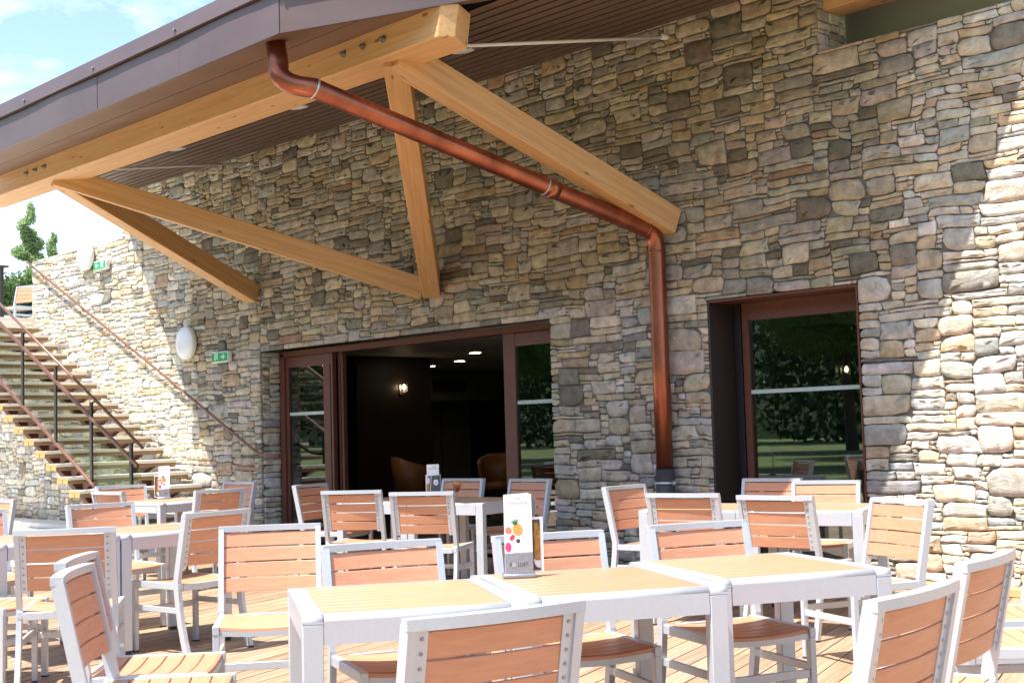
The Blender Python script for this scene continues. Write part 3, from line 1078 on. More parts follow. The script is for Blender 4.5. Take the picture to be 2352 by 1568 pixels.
for lo, hi in (((-6.89, .30, .0), (-6.83, .37, 2.41)), ((-5.72, .30, .0), (-5.542, .37, 2.41)), ((-6.83, .302, 2.25), (-5.72, .368, 2.41)), ((-6.83, .302, 0), (-5.72, .368, .10))):
    mb.box((lo[0] + 6.3, lo[1] - .30, lo[2]), (hi[0] + 6.3, hi[1] - .30, hi[2]), bev=.003)
dl = mb.build("door_leaf", 'frame', pd)
pdm((-6.83, .331, .10), (-5.72, .339, 2.25), "pane", 'glass', dl, 0)
pdm((-6.83, .322, 1.585), (-5.72, .326, 1.62), "frosted_band", 'film', dl, 0)

# ------------------------------------------------------------------ lounge interior
def struct(mb, name, mat_): return tag(mb.build(name, mat_), kind='structure')
struct(MB().box((-26, .46, -.05), (-3.5, 13, -.012)), "lounge_floor", 'int_floor')
mb = MB()
mb.box((-26, .46, 2.62), (-3.5, 13, 2.75))
struct(mb, "lounge_ceiling", 'cord')
mb = MB()
for k in range(20):
    mb.box((-25.5 + k * 1.2, .47, 2.6165), (-25.49 + k * 1.2, 12.9, 2.6205))
for k in range(10):
    mb.box((-25.9, .9 + k * 1.2, 2.6160), (-3.6, .91 + k * 1.2, 2.6200))
struct(mb, "ceiling_grid", 'ink')
mb = MB()
mb.box((-26.2, .46, -.05), (-26, 13, 2.62)); mb.box((-26, 12.8, -.05), (-3.5, 13, 2.62)); mb.box((-3.7, .46, -.05), (-3.5, 12.8, 2.62))
struct(mb, "lounge_wall", 'wenge')
struct(MB().box((-18.6, 3.52, -.01), (-16.8, 5.12, 2.615), bev=.01), "partition_wall", 'wenge')
struct(MB().box((-20.6, 10.2, -.01), (-18.2, 11.5, 2.615), bev=.01), "partition_wall", 'wenge')
mb = MB()
mb.box((-22, 7.2, 1.98), (-20.05, 9.9, 2.615))
struct(mb, "ceiling_bulkhead", 'int_grey')
mb = MB()
for k in range(3):
    mb.box((-21, 7.3 + k * .85, 0), (-20.95, 8.1 + k * .85, 1.97), bev=.006)
tag(mb.build("lounge_door", 'int_grey'), "row of grey green doors at the dark back of the lounge", "door")
MB().box((-20.08, 7.95, 2.15), (-20.04, 8.9, 2.42)).build("vent_grille", 'black')
tag(bpy.data.objects["vent_grille"], "black air vent in the pale bulkhead above the lounge doors", "vent")
tag(MB().box((-23.5, 2.4, 0), (-19.6, 3.1, 1.02), bev=.01).build("bar_counter", 'wenge'), "dark bar counter inside the lounge behind the folded door leaves", "bar counter")
gl = empty
LIGHTS = [(-14.868, 2.259), (-12.825, 2.335), (-15.557, 5.014), (-17.479, 6.4), (-19.0, 7.0), (-19.618, 4.495), (-16.114, 7.07), (-13.9, 10.6)]
for i, (x, y) in enumerate(LIGHTS):
    o = empty("ceiling_light", (x, y, 2.61))
    tag(o, "round recessed ceiling light glowing in the lounge ceiling", "ceiling light", "downlights in the lounge ceiling")
    if i == 0:
        me1 = MB().lathe([(0, 0), (.10, 0), (.10, .006), (0, .006)], 0, 20).mesh("diffuser", 'glow')
        me2 = MB().lathe([(.10, -.004), (.12, -.004), (.12, .008), (.10, .008)], 0, 20).mesh("ring", 'lamp_rim')
    link("diffuser", me1, o); link("ring", me2, o)
def sconce(x, y, z, lab):
    o = empty("wall_sconce", (x, y, z))
    tag(o, lab, "wall sconce")
    MB().box((-.01, -.05, -.12), (.012, .05, .06), bev=.005).build("back_plate", 'screw', o)
    MB().lathe([(0, -.03), (.02, -.02), (.03, .01), (.018, .045), (0, .055)], 0, 14, Matrix.Translation((.07, 0, 0))).build("bulb", 'sconce', o)
    MB().lathe([(.04, -.075), (.05, -.07), (.058, .0), (.05, .085)], 0, 16, Matrix.Translation((.07, 0, 0))).build("glass_shade", 'glass_cup', o)
sconce(-16.79, 4.45, 2.09, "lit wall sconce on the dark partition seen through the open sliding door")
struct(MB().box((-10.6, 5.6, -.01), (-9.2, 7.4, 2.615), bev=.01), "partition_wall", 'wenge')
sconce(-9.19, 5.75, 1.99, "lit wall sconce seen through the glass of the closed patio door")
def tub(x, y, rz, lab):
    o = empty("tub_chair", (x, y, 0), rz)
    tag(o, lab, "tub chair", "orange tub chairs in the lounge")
    mb = MB()
    n = 20
    rows = []
    for k in range(n + 1):
        a = RD(-125 + 250 * k / n) + math.pi / 2
        t = abs(k / n - .5) * 2
        top = .98 - .20 * max(0, t - .25) ** 1.0
        for rr in (0,):
            rows.append((a, top))
    for (ri, ro) in ((.27, .31),):
        inn = []; outr = []
        for a, top in rows:
            outr.append((mb.bm.verts.new((ro * .86 * math.cos(a), ro * .86 * math.sin(a), .42)), mb.bm.verts.new((ro * math.cos(a), ro * math.sin(a), top))))
            inn.append((mb.bm.verts.new((ri * .86 * math.cos(a), ri * .86 * math.sin(a), .42)), mb.bm.verts.new((ri * math.cos(a), ri * math.sin(a), top))))
        for k in range(n):
            for q in ((outr[k][0], outr[k + 1][0], outr[k + 1][1], outr[k][1]), (inn[k][1], inn[k + 1][1], inn[k + 1][0], inn[k][0]), (outr[k][1], outr[k + 1][1], inn[k + 1][1], inn[k][1]), (inn[k][0], inn[k + 1][0], outr[k + 1][0], outr[k][0])):
                mb.bm.faces.new(q).smooth = True
        for k in (0, n):
            mb.bm.faces.new((outr[k][0], outr[k][1], inn[k][1], inn[k][0]))
    mb.build("shell", 'tub', o)
    MB().lathe([(0, .45), (.24, .45), (.255, .50), (.25, .55), (0, .56)], 0, 20).build("seat", 'tub', o)
    for sx in (-1, 1):
        for sy in (-1, 1):
            MB().bar((sx * .2, sy * .2, 0), (sx * .17, sy * .17, .44), .03, .03).build("leg", 'black', o)
tub(-14.9, 3.05, RD(150), "orange tub chair with a rounded back, leftmost in the lounge doorway")
tub(-14.25, 4.2, RD(35), "orange tub chair facing out, deep behind the menu stand in the doorway")
tub(-13.2, 4.1, RD(-70), "dark orange tub chair behind the cocktail glass in the lounge")
tub(-11.65, 3.5, RD(140), "orange tub chair cut by the right hand frame of the open sliding door")

# recess over the patio door
mb = MB()
mb.box((-9.0, 1.1, 4.0), (4.5, 1.25, 6.4))
struct(mb, "balcony_wall", 'plaster')
struct(MB().box((-9.0, 1.06, 4.0), (-6.16, 1.099, 6.4)), "balcony_side_wall", 'plaster_white')
struct(MB().box((-8, .46, 4.05), (4.5, 1.1, 4.12)), "balcony_floor", 'concrete')
struct(MB().box((-6.10, 1.05, 4.50), (-5.1, 1.099, 4.62)), "balcony_shelf", 'frame_dark')
tag(MB().box((-5.785, .10, 4.80), (3.6, .36, 5.1), bev=.008).build("lintel_beam", 'timber_x'), "timber lintel beam crossing above the recessed balcony at the top edge", "timber beam")

# ------------------------------------------------------------------ stairs
st = empty("outdoor_stair", (-14.3, -0.9, 0))
tag(st, "open timber stair rising along the stone wall with glass balustrade", "staircase")
OX, OY = 14.3, 0.9
W_ST = -1.815
treads = None
mb = None
tread_me = None
for i in range(0, 19):
    xi, zi = -20.627 + .334 * i, 3.262 - .1695 * i
    if tread_me is None:
        mbt = MB()
        for (a, b_) in ((-.155, -.003), (-.315, -.162)):
            mbt.box((a, W_ST + OY, -.040), (b_, -.06 + OY, 0), bev=.004)
            mbt.box((a + .002, W_ST + OY - .004, -.092), (b_ - .006, -.07 + OY, -.0405), 2, bev=.004)
        me_ = mbt.mesh("tread", ['tread', 'tread_end', 'tread_under'])
        for f in me_.polygons:
            if f.normal.y < -.9: f.material_index = 1
        tread_me = me_
    o = link("tread", tread_me, st)
    o.location = (xi + OX, 0, zi)
for yy in (-.42, -1.42):
    mb = MB()
    x0, z0 = -21.0, 3.20; x1 = -14.35; z1 = 3.20 - .5075 * (x1 - x0)
    mb.sweep([(x0 + OX, yy + OY, z0 - .16), (x1 + OX, yy + OY, z1 - .16)], [(-.03, -.09), (.03, -.09), (.03, .09), (-.03, .09)], ups=(0, 1, 0))
    o = mb.build("stringer", 'stringer', st)
    mb = MB()
    for i in range(0, 19):
        xi, zi = -20.627 + .334 * i, 3.262 - .1695 * i
        mb.prism([(xi - .31 + OX, zi - .094), (xi - .02 + OX, zi - .094), (xi - .31 + OX, zi - .20)], yy + OY - .045, yy + OY + .045, axis=1)
    mb.build("bracket", 'stringer', o)
YB = -1.87
def rl(x): return 1.244 + .5126 * (-14.0 - x)
def stp(x, y, z): return (x + OX, y + OY, z)
mb = MB(); mb.tube([stp(-14.0, YB + .05, rl(-14.0)), stp(-20.8, YB + .05, rl(-20.8))], .019); o = mb.build("handrail", 'rail', st)
mb = MB(); mb.bar(stp(-14.02, YB, rl(-14.02) - .225), stp(-20.8, YB, rl(-20.8) - .225), .036, .040, up=(0, 0, 1), bev=.004); mb.build("glass_rail", 'rail', st)
mb = MB(); mb.bar(stp(-15.05, YB, rl(-15.05) - 1.03), stp(-20.9, YB, rl(-20.9) - 1.03), .034, .038, bev=.004); mb.build("bottom_rail", 'rail', st)
for x in (-14.18, -15.19, -16.18, -17.18, -18.18, -19.18, -20.18):
    zt = rl(x); zb = max(zt - 1.05, .22)
    mb = MB()
    mb.box(stp(x - .028, YB - .014, zb), stp(x + .028, YB + .014, zt - .03), bev=.003)
    mb.tube([stp(x, YB, zt - .05), stp(x, YB + .05, zt - .02)], .010)
    mb.build("post", 'post', st)
px = [-20.18, -19.18, -18.18, -17.18, -16.18, -15.19, -14.0]
for a, b_ in zip(px, px[1:]):
    a2, b2 = a + .03, b_ - .03 if b_ < -14.1 else b_
    zlo = lambda x: max(rl(x) - 1.0, .25)
    mb = MB()
    mb.prism([(a2 + OX, zlo(a2)), (b2 + OX, zlo(b2)), (b2 + OX, rl(b2) - .255), (a2 + OX, rl(a2) - .255)], YB + OY + .016, YB + OY + .028, axis=1)
    mb.build("glass_panel", 'glass_rail', st)

wr = empty("wall_handrail", (-17.5, 0, 2.7))
tag(wr, "round copper brown handrail fixed along the stone wall above the stairs", "handrail")
mb = MB()
wp = [(-21.09, -.02, 4.375), (-21.09, -.085, 4.383), (-20.95, -.085, 4.32), (-17.6, -.085, 2.732), (-14.30, -.085, 1.165), (-14.12, -.085, 1.10), (-14.0, -.085, 1.09), (-13.72, -.085, 1.09)]
mb.tube([(x + 17.5, y, z - 2.7) for x, y, z in wp], .018)
mb.build("rail_tube", 'rail', wr)
for x in (-20.5, -19.1, -17.7, -16.3, -14.9):
    mb = MB()
    z = 4.383 + (x + 21.09) * -.4743
    mb.tube([(x + 17.5, -.085, z - .02 - 2.7), (x + 17.5, -.06, z - .06 - 2.7), (x + 17.5, .0, z - .07 - 2.7)], .008)
    mb.build("rail_bracket", 'rail', wr)

# upper terrace at the head of the stair
struct(MB().box((-40, .05, 3.1), (-21.08, 14, 3.42)), "upper_terrace", 'concrete')
struct(MB().box((-22.6, -1.85, 3.33), (-20.96, .04, 3.425), bev=.004), "stair_landing", 'tread')
struct(MB().box((-40, .0, 3.425), (-21.08, .12, 3.46), bev=.004), "terrace_edge_board", 'timber_x')
tr = empty("terrace_railing", (-23.14, -1.94, 3.43))
tag(tr, "dark bronze railing at the top of the stairs on the upper terrace", "railing")
for (x, y) in ((-22.55, -1.8), (-22.55, .3), (-24.5, 1.5)):
    MB().box((x + 23 - .03, y + 1.8 - .03, 0), (x + 23 + .03, y + 1.8 + .03, 1.05), bev=.004).build("post", 'post', tr)
mb = MB()
mb.box((.36, -.04, 1.05), (.54, 2.2, 1.09), bev=.01)
mb.build("top_rail", 'post', tr)
mb = MB()
for z in (.42, .22):
    mb.tube([(-2.0, 3.4, z), (2.0, 3.6, z)], .025)
mb.build("cross_rail", 'post', tr)

# ------------------------------------------------------------------ wall lamps and exit signs
def wall_lamp(x, z, lab):
    o = empty("wall_lamp", (x, -.035, z))
    tag(o, lab, "wall lamp", "round wall lamps by the stairs")
    rot = Matrix.Rotation(RD(90), 4, 'X')
    MB().lathe([(0, 0), (.225, 0), (.23, .02), (.23, .06), (.218, .075), (.205, .078)], 0, 36, rot).build("rim", 'lamp_rim', o)
    MB().lathe([(.208, .074), (.19, .09), (.12, .104), (0, .11)], 0, 36, rot).build("cover", 'lamp_glass', o)
wall_lamp(-18.99, 4.24, "round white wall lamp in full sun at the top of the stair wall")
wall_lamp(-15.98, 2.665, "round white wall lamp in the shade beside the lower exit sign")
def exit_sign(x, z, flip, lab):
    o = empty("exit_sign", (x, -.035, z))
    tag(o, lab, "exit sign", "green exit signs on the stone wall")
    MB().box((-.20, -.065, -.072), (.20, 0, .072), bev=.008).build("housing", 'sign_white', o)
    MB().box((-.188, -.069, -.058), (.188, -.064, .058)).build("green_panel", 'sign_green', o)
    mb = MB()
    s = -1 if flip else 1
    def q(pts): mb.prism([(s * a, b_) for a, b_ in pts], -.072, -.0685, axis=1)
    # arrow
    q([(.035, -.010), (.10, -.010), (.10, .010), (.035, .010)])
    q([(.080, .036), (.098, .036), (.132, .0), (.114, .0)])
    q([(.080, -.036), (.098, -.036), (.132, .0), (.114, .0)])
    # doorway and running figure
    q([(-.125, -.046), (-.115, -.046), (-.115, .046), (-.125, .046)])
    q([(-.115, .036), (-.05, .036), (-.05, .046), (-.115, .046)])
    q([(-.05, -.046), (-.04, -.046), (-.04, .046), (-.05, .046)])
    q([(-.092, -.004), (-.075, -.006), (-.068, .020), (-.084, .022)])
    q([(-.083, .024), (-.070, .022), (-.068, .033), (-.080, .034)])
    q([(-.092, -.004), (-.080, -.006), (-.098, -.044), (-.108, -.042)])
    q([(-.080, -.006), (-.072, -.002), (-.060, -.024), (-.068, -.030)])
    q([(-.108, .012), (-.084, .018), (-.084, .012), (-.104, .006)])
    mb.build("pictogram", 'sign_white', o)
exit_sign(-18.46, 4.035, True, "pale green exit sign in full sun at the top of the stair wall")
exit_sign(-15.07, 2.415, False, "green exit sign with white arrow in the shade beside the wide doorway")

# ------------------------------------------------------------------ chairs
HW = 0.2425
def curve_back(x): return .022 * (1 - (x / HW) ** 2)      # the back bows to the rear
def bend_y(z):
    if z >= .46: return (z - .46) * .215
    t = (.46 - z) / .46
    return .095 * t * t * .75 + .095 * t * .25
def chair_meshes():
    d = {}
    prof = [(-.0135, -.022), (.0135, -.022), (.0135, .022), (-.0135, .022)]
    for s, nm in ((-1, 'rl'), (1, 'rr')):
        pts = [(s * HW, bend_y(z), z) for z in (0.006, .10, .2, .28, .34, .39, .43, .46, .49, .52, .58, .70, .855)]
        mb = MB()
        mb.sweep(pts, prof, ups=(0, 1, 0))
        mb.box((s * HW - .014, bend_y(0) - .022, 0), (s * HW + .014, bend_y(0) + .022, .008), 1)
        d[nm] = mb.mesh("leg", ['aluminium', 'black'])
        mb = MB()
        mb.box((s * .235 - .015, -.445, .007), (s * .235 + .015, -.413, .438), bev=.003)
        mb.box((s * .235 - .015, -.446, 0), (s * .235 + .015, -.412, .009), 1)
        d['f' + nm[1]] = mb.mesh("leg", ['aluminium', 'black'])
    # top rail
    mb = MB()
    n = 10
    xs = [-HW - .0135 + (2 * HW + .027) * k / n for k in range(n + 1)]
    pts = [(x, bend_y(.855) + curve_back(max(-HW, min(HW, x))), .858) for x in xs]
    mb.sweep(pts, [(-.0215, -.014), (.0215, -.014), (.0215, .014), (-.0215, .014)], ups=(0, 0, 1))
    d['top'] = mb.mesh("top_rail", 'aluminium')
    # back slats
    mb = MB()
    z0, z1 = .545, .840
    ps = (z1 - z0) / 4
    for k in range(4):
        za, zb = z0 + ps * k + .0034, z0 + ps * (k + 1) - .0034
        front = []; rear = []
        for q in range(n + 1):
            x = -.2285 + .457 * q / n
            fr = []; rr = []
            for (zz, e) in ((za, .0015), (za + .002, 0), (zb - .002, 0), (zb, .0015)):
                yb = bend_y(zz) + curve_back(x) - .004
                fr.append(mb.bm.verts.new((x, yb - .009 + e, zz)))
                rr.append(mb.bm.verts.new((x, yb + .007 - e, zz)))
            front.append(fr); rear.append(rr)
        for q in range(n):
            for j in range(3):
                mb.bm.faces.new((front[q][j], front[q + 1][j], front[q + 1][j + 1], front[q][j + 1]))
                mb.bm.faces.new((rear[q][j + 1], rear[q + 1][j + 1], rear[q + 1][j], rear[q][j]))
            mb.bm.faces.new((front[q][3], front[q + 1][3], rear[q + 1][3], rear[q][3]))
            mb.bm.faces.new((rear[q][0], rear[q + 1][0], front[q + 1][0], front[q][0]))
        for q in (0, n):
            for j in range(3):
                mb.bm.faces.new((front[q][j], front[q][j + 1], rear[q][j + 1], rear[q][j]))
    d['back'] = mb.mesh("backrest", 'slat')
    # rear fixing strips with screws
    for s, nm in ((-1, 'sl'), (1, 'sr')):
        mb = MB()
        xm = s * .2125
        pts = [(xm, bend_y(z) + curve_back(xm) + .006, z) for z in (.538, .64, .74, .848)]
        mb.sweep(pts, [(-.0165, -.003), (.0165, -.003), (.0165, .003), (-.0165, .003)], ups=(0, 1, 0))
        for k in range(4):
            for f in (.25, .75):
                z = z0 + ps * (k + f)
                mtx = Matrix.Translation((xm, bend_y(z) + curve_back(xm) + .0085, z)) @ Matrix.Rotation(RD(-90), 4, 'X')
                mb.lathe([(.0055, 0), (.0048, .003), (.0024, .0045), (0, .0045)], 1, 8, mtx)
        d[nm] = mb.mesh("fixing_strip", ['aluminium', 'screw'])
    # seat slats, dipped in the middle
    mb = MB()
    nn = 8
    y0, y1 = -.440, .008
    ps = (y1 - y0) / 6
    def sz(x): return .444 - .014 * (1 - (x / .22) ** 2)
    for k in range(6):
        ya, yb = y0 + ps * k + .003, y0 + ps * (k + 1) - .003
        rows = []
        for q in range(nn + 1):
            x = -.2195 + .439 * q / nn
            z = sz(x)
            if k == 0:
                prof_ = [(ya + .010, z - .024), (ya, z - .018), (ya + .002, z - .005), (ya + .012, z), (yb, z), (yb, z - .016)]
            else:
                prof_ = [(ya, z - .016), (ya, z - .002), (ya + .003, z), (yb - .003, z), (yb, z - .002), (yb, z - .016)]
            rows.append([mb.bm.verts.new((x, a, b_)) for a, b_ in prof_])
        for q in range(nn):
            for j in range(6):
                f = mb.bm.faces.new((rows[q][j], rows[q + 1][j], rows[q + 1][(j + 1) % 6], rows[q][(j + 1) % 6]))
        mb.bm.faces.new(rows[0]); mb.bm.faces.new(rows[-1][::-1])
    d['seat'] = mb.mesh("seat", 'slat')
    mb = MB()
    for s in (-1, 1):
        mb.box((s * .235 - .0155, -.448, .405), (s * .235 + .0155, .028, .4455), bev=.003)
    mb.sweep([(x, -.425, .412 - .012 * (1 - (x / .22) ** 2)) for x in [-.2195 + .439 * k / 8 for k in range(9)]], [(-.012, -.012), (.012, -.012), (.012, .012), (-.012, .012)], ups=(0, 0, 1))
    mb.box((-.2195, .010, .398), (.2195, .032, .438), bev=.003)
    d['seat_frame'] = mb.mesh("seat_frame", 'aluminium')
    mb = MB(); mb.box((-.22, -.438, .236), (.22, -.421, .272), bev=.003); d['st0'] = mb.mesh("stretcher", 'aluminium')
    for s, nm in ((-1, 'st1'), (1, 'st2')):
        mb = MB(); mb.box((s * .237 - .009, -.413, .262), (s * .237 + .009, .012, .296), bev=.003); d[nm] = mb.mesh("stretcher", 'aluminium')
    return d
CM = chair_meshes()
CHAIR_PARTS = [('leg', 'rl'), ('leg', 'rr'), ('leg', 'fl'), ('leg', 'fr'), ('seat', 'seat'), ('seat_frame', 'seat_frame'), ('backrest', 'back'), ('top_rail', 'top'),
               ('fixing_strip', 'sl'), ('fixing_strip', 'sr'), ('stretcher', 'st0'), ('stretcher', 'st1'), ('stretcher', 'st2')]
def chair(x, y, deg, lab, z=0.0, group="slatted terrace chairs"):
    o = empty("terrace_chair", (x, y, z), RD(deg))
    tag(o, lab, "chair", group)
    for nm, k in CHAIR_PARTS:
        link(nm, CM[k], o)
    return o
CH = [
 (-2.46, -7.12, 257, "chair seen from behind at the near side of the front table, riveted back in shade"),
 (-4.33, -7.22, 142, "chair at the lower left corner turned sideways, sunny seat showing beside its back"),
 (-4.80, -6.98, 140, "sideways chair just behind the one in the lower left corner, only its back showing"),
 (-6.62, -6.25, 237, "tan chair seen from behind at far left, tucked to the left hand table row"),
 (-7.18, -5.06, 278, "chair seen from behind, angled, right of the left hand table row with bent leg showing"),
 (-5.57, -5.68, 54, "sunlit salmon chair facing the camera, standing left of the front table"),
 (-4.17, -6.04, 68, "salmon chair pushed under the front row behind its leftmost table"),
 (-3.84, -5.39, 67, "salmon chair facing the camera directly behind the nearest menu stand"),
 (-3.60, -4.66, 68, "salmon chair facing the camera behind the right hand table of the front row"),
 (-1.80, -6.27, 275, "chair back in shade at bottom right corner, the nearer of two close together"),
 (-2.02, -5.40, 279, "chair back in shade at right edge, the farther of two close together"),
 (-3.74, -2.80, 337, "orange chair facing left before the sunlit stone wall at right"),
 (-8.51, -2.89, 213, "sunlit chair seen from behind before the wide doorway, the left one of two"),
 (-7.64, -2.88, 211, "sunlit chair seen from behind before the wide doorway, in front of the menu stand"),
 (-10.0, -2.19, 109, "shaded chair side on at the left end of the doorway tables"),
 (-9.30, -1.05, 8, "shaded chair behind the cocktail glass on the doorway table"),
 (-8.45, -1.00, 1, "shaded chair facing the camera right of the cocktail glass at the doorway"),
 (-6.47, -1.79, 94, "shaded chair side on before the stone pier left of the downpipe"),
 (-5.39, -2.50, 195, "sunlit chair seen from behind below the foot of the copper downpipe"),
 (-4.62, -2.55, 187, "sunlit chair seen from behind in front of the patio door"),
 (-6.05, -0.62, 9, "dark shaded chair facing out in front of the patio door glass"),
 (-5.36, -0.89, 20, "pale sunlit chair facing out at the right edge of the patio door"),
 (-8.86, -4.90, 87, "brown shaded chair facing right behind the left hand table row"),
 (-8.92, -5.84, 87, "shaded chair cut by the left edge, beside the left hand table row"),
 (-10.75, -5.02, 25, "sunlit chair back cut by the left edge in front of the white paving"),
 (-11.07, -3.67, 184, "small sunlit chair seen from behind at the far left table below the stairs"),
 (-12.36, -2.93, 75, "brown chair facing right beside the far left table below the stair treads"),
 (-10.22, -3.15, 269, "chair seen from behind at the right of the far left table"),
 (-11.67, -2.05, 6, "shaded chair on the far side of the far left table near the wall handrail's end"),
 (-2.52, -3.62, 315, "sunlit seat at the right edge, the farther of two behind the shaded pair"),
 (-2.16, -4.20, 315, "sunlit seat at the right edge, the nearer of two behind the shaded pair"),
 (-7.42, -6.55, 128, "chair at the left edge whose seat corner and front leg show"),
]
for c in CH: chair(*c)
chair(-23.46, 0.90, 20, "small chair on the upper terrace by the top of the stone wall", z=3.42, group="upper terrace furniture")

# ------------------------------------------------------------------ tables
TL, TD, TH = 0.765, 0.81, 0.74
def table_meshes():
    d = {}
    mb = MB()
    n = 9
    y0, y1 = .028, TD - .028
    ps = (y1 - y0) / n
    for k in range(n):
        mb.box((.072, y0 + ps * k + .0032, TH - .022), (TL - .072, y0 + ps * (k + 1) - .0032, TH - .001), bev=.0022, seg=1)
    mb.box((.075, y0 + .003, TH - .030), (TL - .075, y1 - .003, TH - .023))
    d['top'] = mb.mesh("tabletop", 'table_slat')
    mb = MB()
    r = .022
    # short side borders and aprons
    for a, b_ in ((.0, .070), (TL - .070, TL)):
        pr = [(r - r * math.sin(math.pi / 2 * k / 6), TH - r + r * math.cos(math.pi / 2 * k / 6)) for k in range(7)]
        pr = pr + [(0, TH - .030)] + [(TD - a_, b2_) for a_, b2_ in ([(0, TH - .030)] + pr[::-1])]
        rows = [[mb.bm.verts.new((x, a_, b2_)) for a_, b2_ in pr] for x in (a + .0012, b_ - .0012)]
        m_ = len(pr)
        for j in range(m_):
            mb.bm.faces.new((rows[0][j], rows[0][(j + 1) % m_], rows[1][(j + 1) % m_], rows[1][j])).smooth = j < 6 or 8 < j < m_ - 1
        mb.bm.faces.new(rows[0]); mb.bm.faces.new(rows[1][::-1])
    for a, b_ in ((.004, .03), (TL - .03, TL - .004)):
        mb.box((a, .062, TH - .098), (b_, TD - .062, TH - .029), bev=.003)
    # long aprons with a rolled top edge
    def apron(s):
        pr = []
        for k in range(7):
            a = math.pi / 2 * k / 6
            pr.append((r - r * math.sin(a), TH - r + r * math.cos(a)))
        pr = [(.030, TH)] + pr + [(0, TH - .098), (.024, TH - .098), (.024, TH - .026), (.030, TH - .026)]
        if s: pr = [(TD - a, b_) for a, b_ in pr]
        rows = [[mb.bm.verts.new((x, a, b_)) for a, b_ in pr] for x in (.0715, TL - .0715)]
        m_ = len(pr)
        for j in range(m_):
            f = mb.bm.faces.new((rows[0][j], rows[0][(j + 1) % m_], rows[1][(j + 1) % m_], rows[1][j]))
            f.smooth = 1 <= j <= 6
        mb.bm.faces.new(rows[0]); mb.bm.faces.new(rows[1][::-1])
    apron(0); apron(1)
    d['frame'] = mb.mesh("table_frame", 'aluminium')
    for i, (sx, sy) in enumerate(((0, 0), (1, 0), (1, 1), (0, 1))):
        mb = MB()
        xa, xb = (0.0012, .0688) if sx == 0 else (TL - .0688, TL - .0012)
        ya, yb = (0.0, .055) if sy == 0 else (TD - .055, TD)
        mb.box((xa, ya, .022), (xb, yb, TH - .0305), bev=.004)
        mb.box((xa + .008, ya + .008, 0), (xb - .008, yb - .008, .024), 1)
        d['leg%d' % i] = mb.mesh("leg", ['aluminium', 'black'])
    # rolled leg heads over the long edges
    return d
TM = table_meshes()
def table(x, y, deg, lab, z=0, group="slatted terrace tables"):
    o = empty("terrace_table", (x, y, z), RD(deg))
    tag(o, lab, "table", group)
    link("tabletop", TM['top'], o); link("table_frame", TM['frame'], o)
    for i in range(4): link("leg", TM['leg%d' % i], o)
    return o
def row(x, y, deg, labs):
    for k, lab in enumerate(labs):
        a = RD(deg)
        table(x + math.cos(a) * k * (TL + .008), y + math.sin(a) * k * (TL + .008), deg, lab)
table(-3.50, -6.94, 58.8, "slatted table at the left end of the front row, empty")
table(-3.20, -6.235, 60.5, "middle table of the front row carrying the menu stand")
table(-2.95, -5.475, 63.8, "slatted table at the right end of the front row, nearest the sunlit wall")
row(-7.545, -6.25, 87.1, ["slatted table cut by the left edge, left one of its row", "slatted table in the left hand row, right of its neighbour, with white leg in front"])
table(-10.98, -3.28, 94, "far left slatted table below the stairs carrying a menu stand")
row(-9.20, -2.57, 13, ["slatted table at the left of the wide doorway behind a sunlit chair", "slatted table before the wide doorway with a cocktail glass on it"])
row(-5.86, -2.46, 19, ["slatted table left of the patio door in the sun, beside the downpipe", "slatted table in front of the patio door in the sun, right one of its row"])

# ------------------------------------------------------------------ menu stands and drink
def text_mesh(s, size, depth=.0004, sx=1.0):
    cu = bpy.data.curves.new("lettering", 'FONT')
    cu.body = s
    cu.size = size
    cu.extrude = depth
    cu.align_x = 'CENTER'
    cu.align_y = 'CENTER'
    ob = bpy.data.objects.new("lettering", cu)
    COL.objects.link(ob)
    bpy.context.view_layer.update()
    me = bpy.data.meshes.new_from_object(ob.evaluated_get(bpy.context.evaluated_depsgraph_get()))
    bpy.data.objects.remove(ob)
    bpy.data.curves.remove(cu)
    # text lies in xy; stand it up facing -y
    me.transform(Matrix.Diagonal((sx, 1, 1, 1)))
    me.transform(Matrix.Rotation(RD(90), 4, 'X'))
    return me

def put(me, name, mat_, parent, loc):
    me = me.copy()
    me.materials.clear()
    me.materials.append(M[mat_])
    o = link(name, me, parent)
    o.location = loc
    return o
T_FOL1, T_FOL2, T_FOL3 = text_mesh("F", .021, sx=.85), text_mesh("LLIET", .021, sx=.85), text_mesh("Smoothie", .0205)
T_100 = text_mesh("'100", .018, sx=1.1)

def ell(mb, cx, cz, rx, rz, y0, y1, mi, n=20, a0=0, a1=360, rot=0):
    pts = []
    for k in range(n + (0 if a1 - a0 == 360 else 1)):
        a = RD(a0 + (a1 - a0) * k / n)
        x, z = rx * math.cos(a), rz * math.sin(a)
        c, s = math.cos(RD(rot)), math.sin(RD(rot))
        pts.append((cx + x * c - z * s, cz + x * s + z * c))
    mb.prism(pts, y0, y1, mi, axis=1)

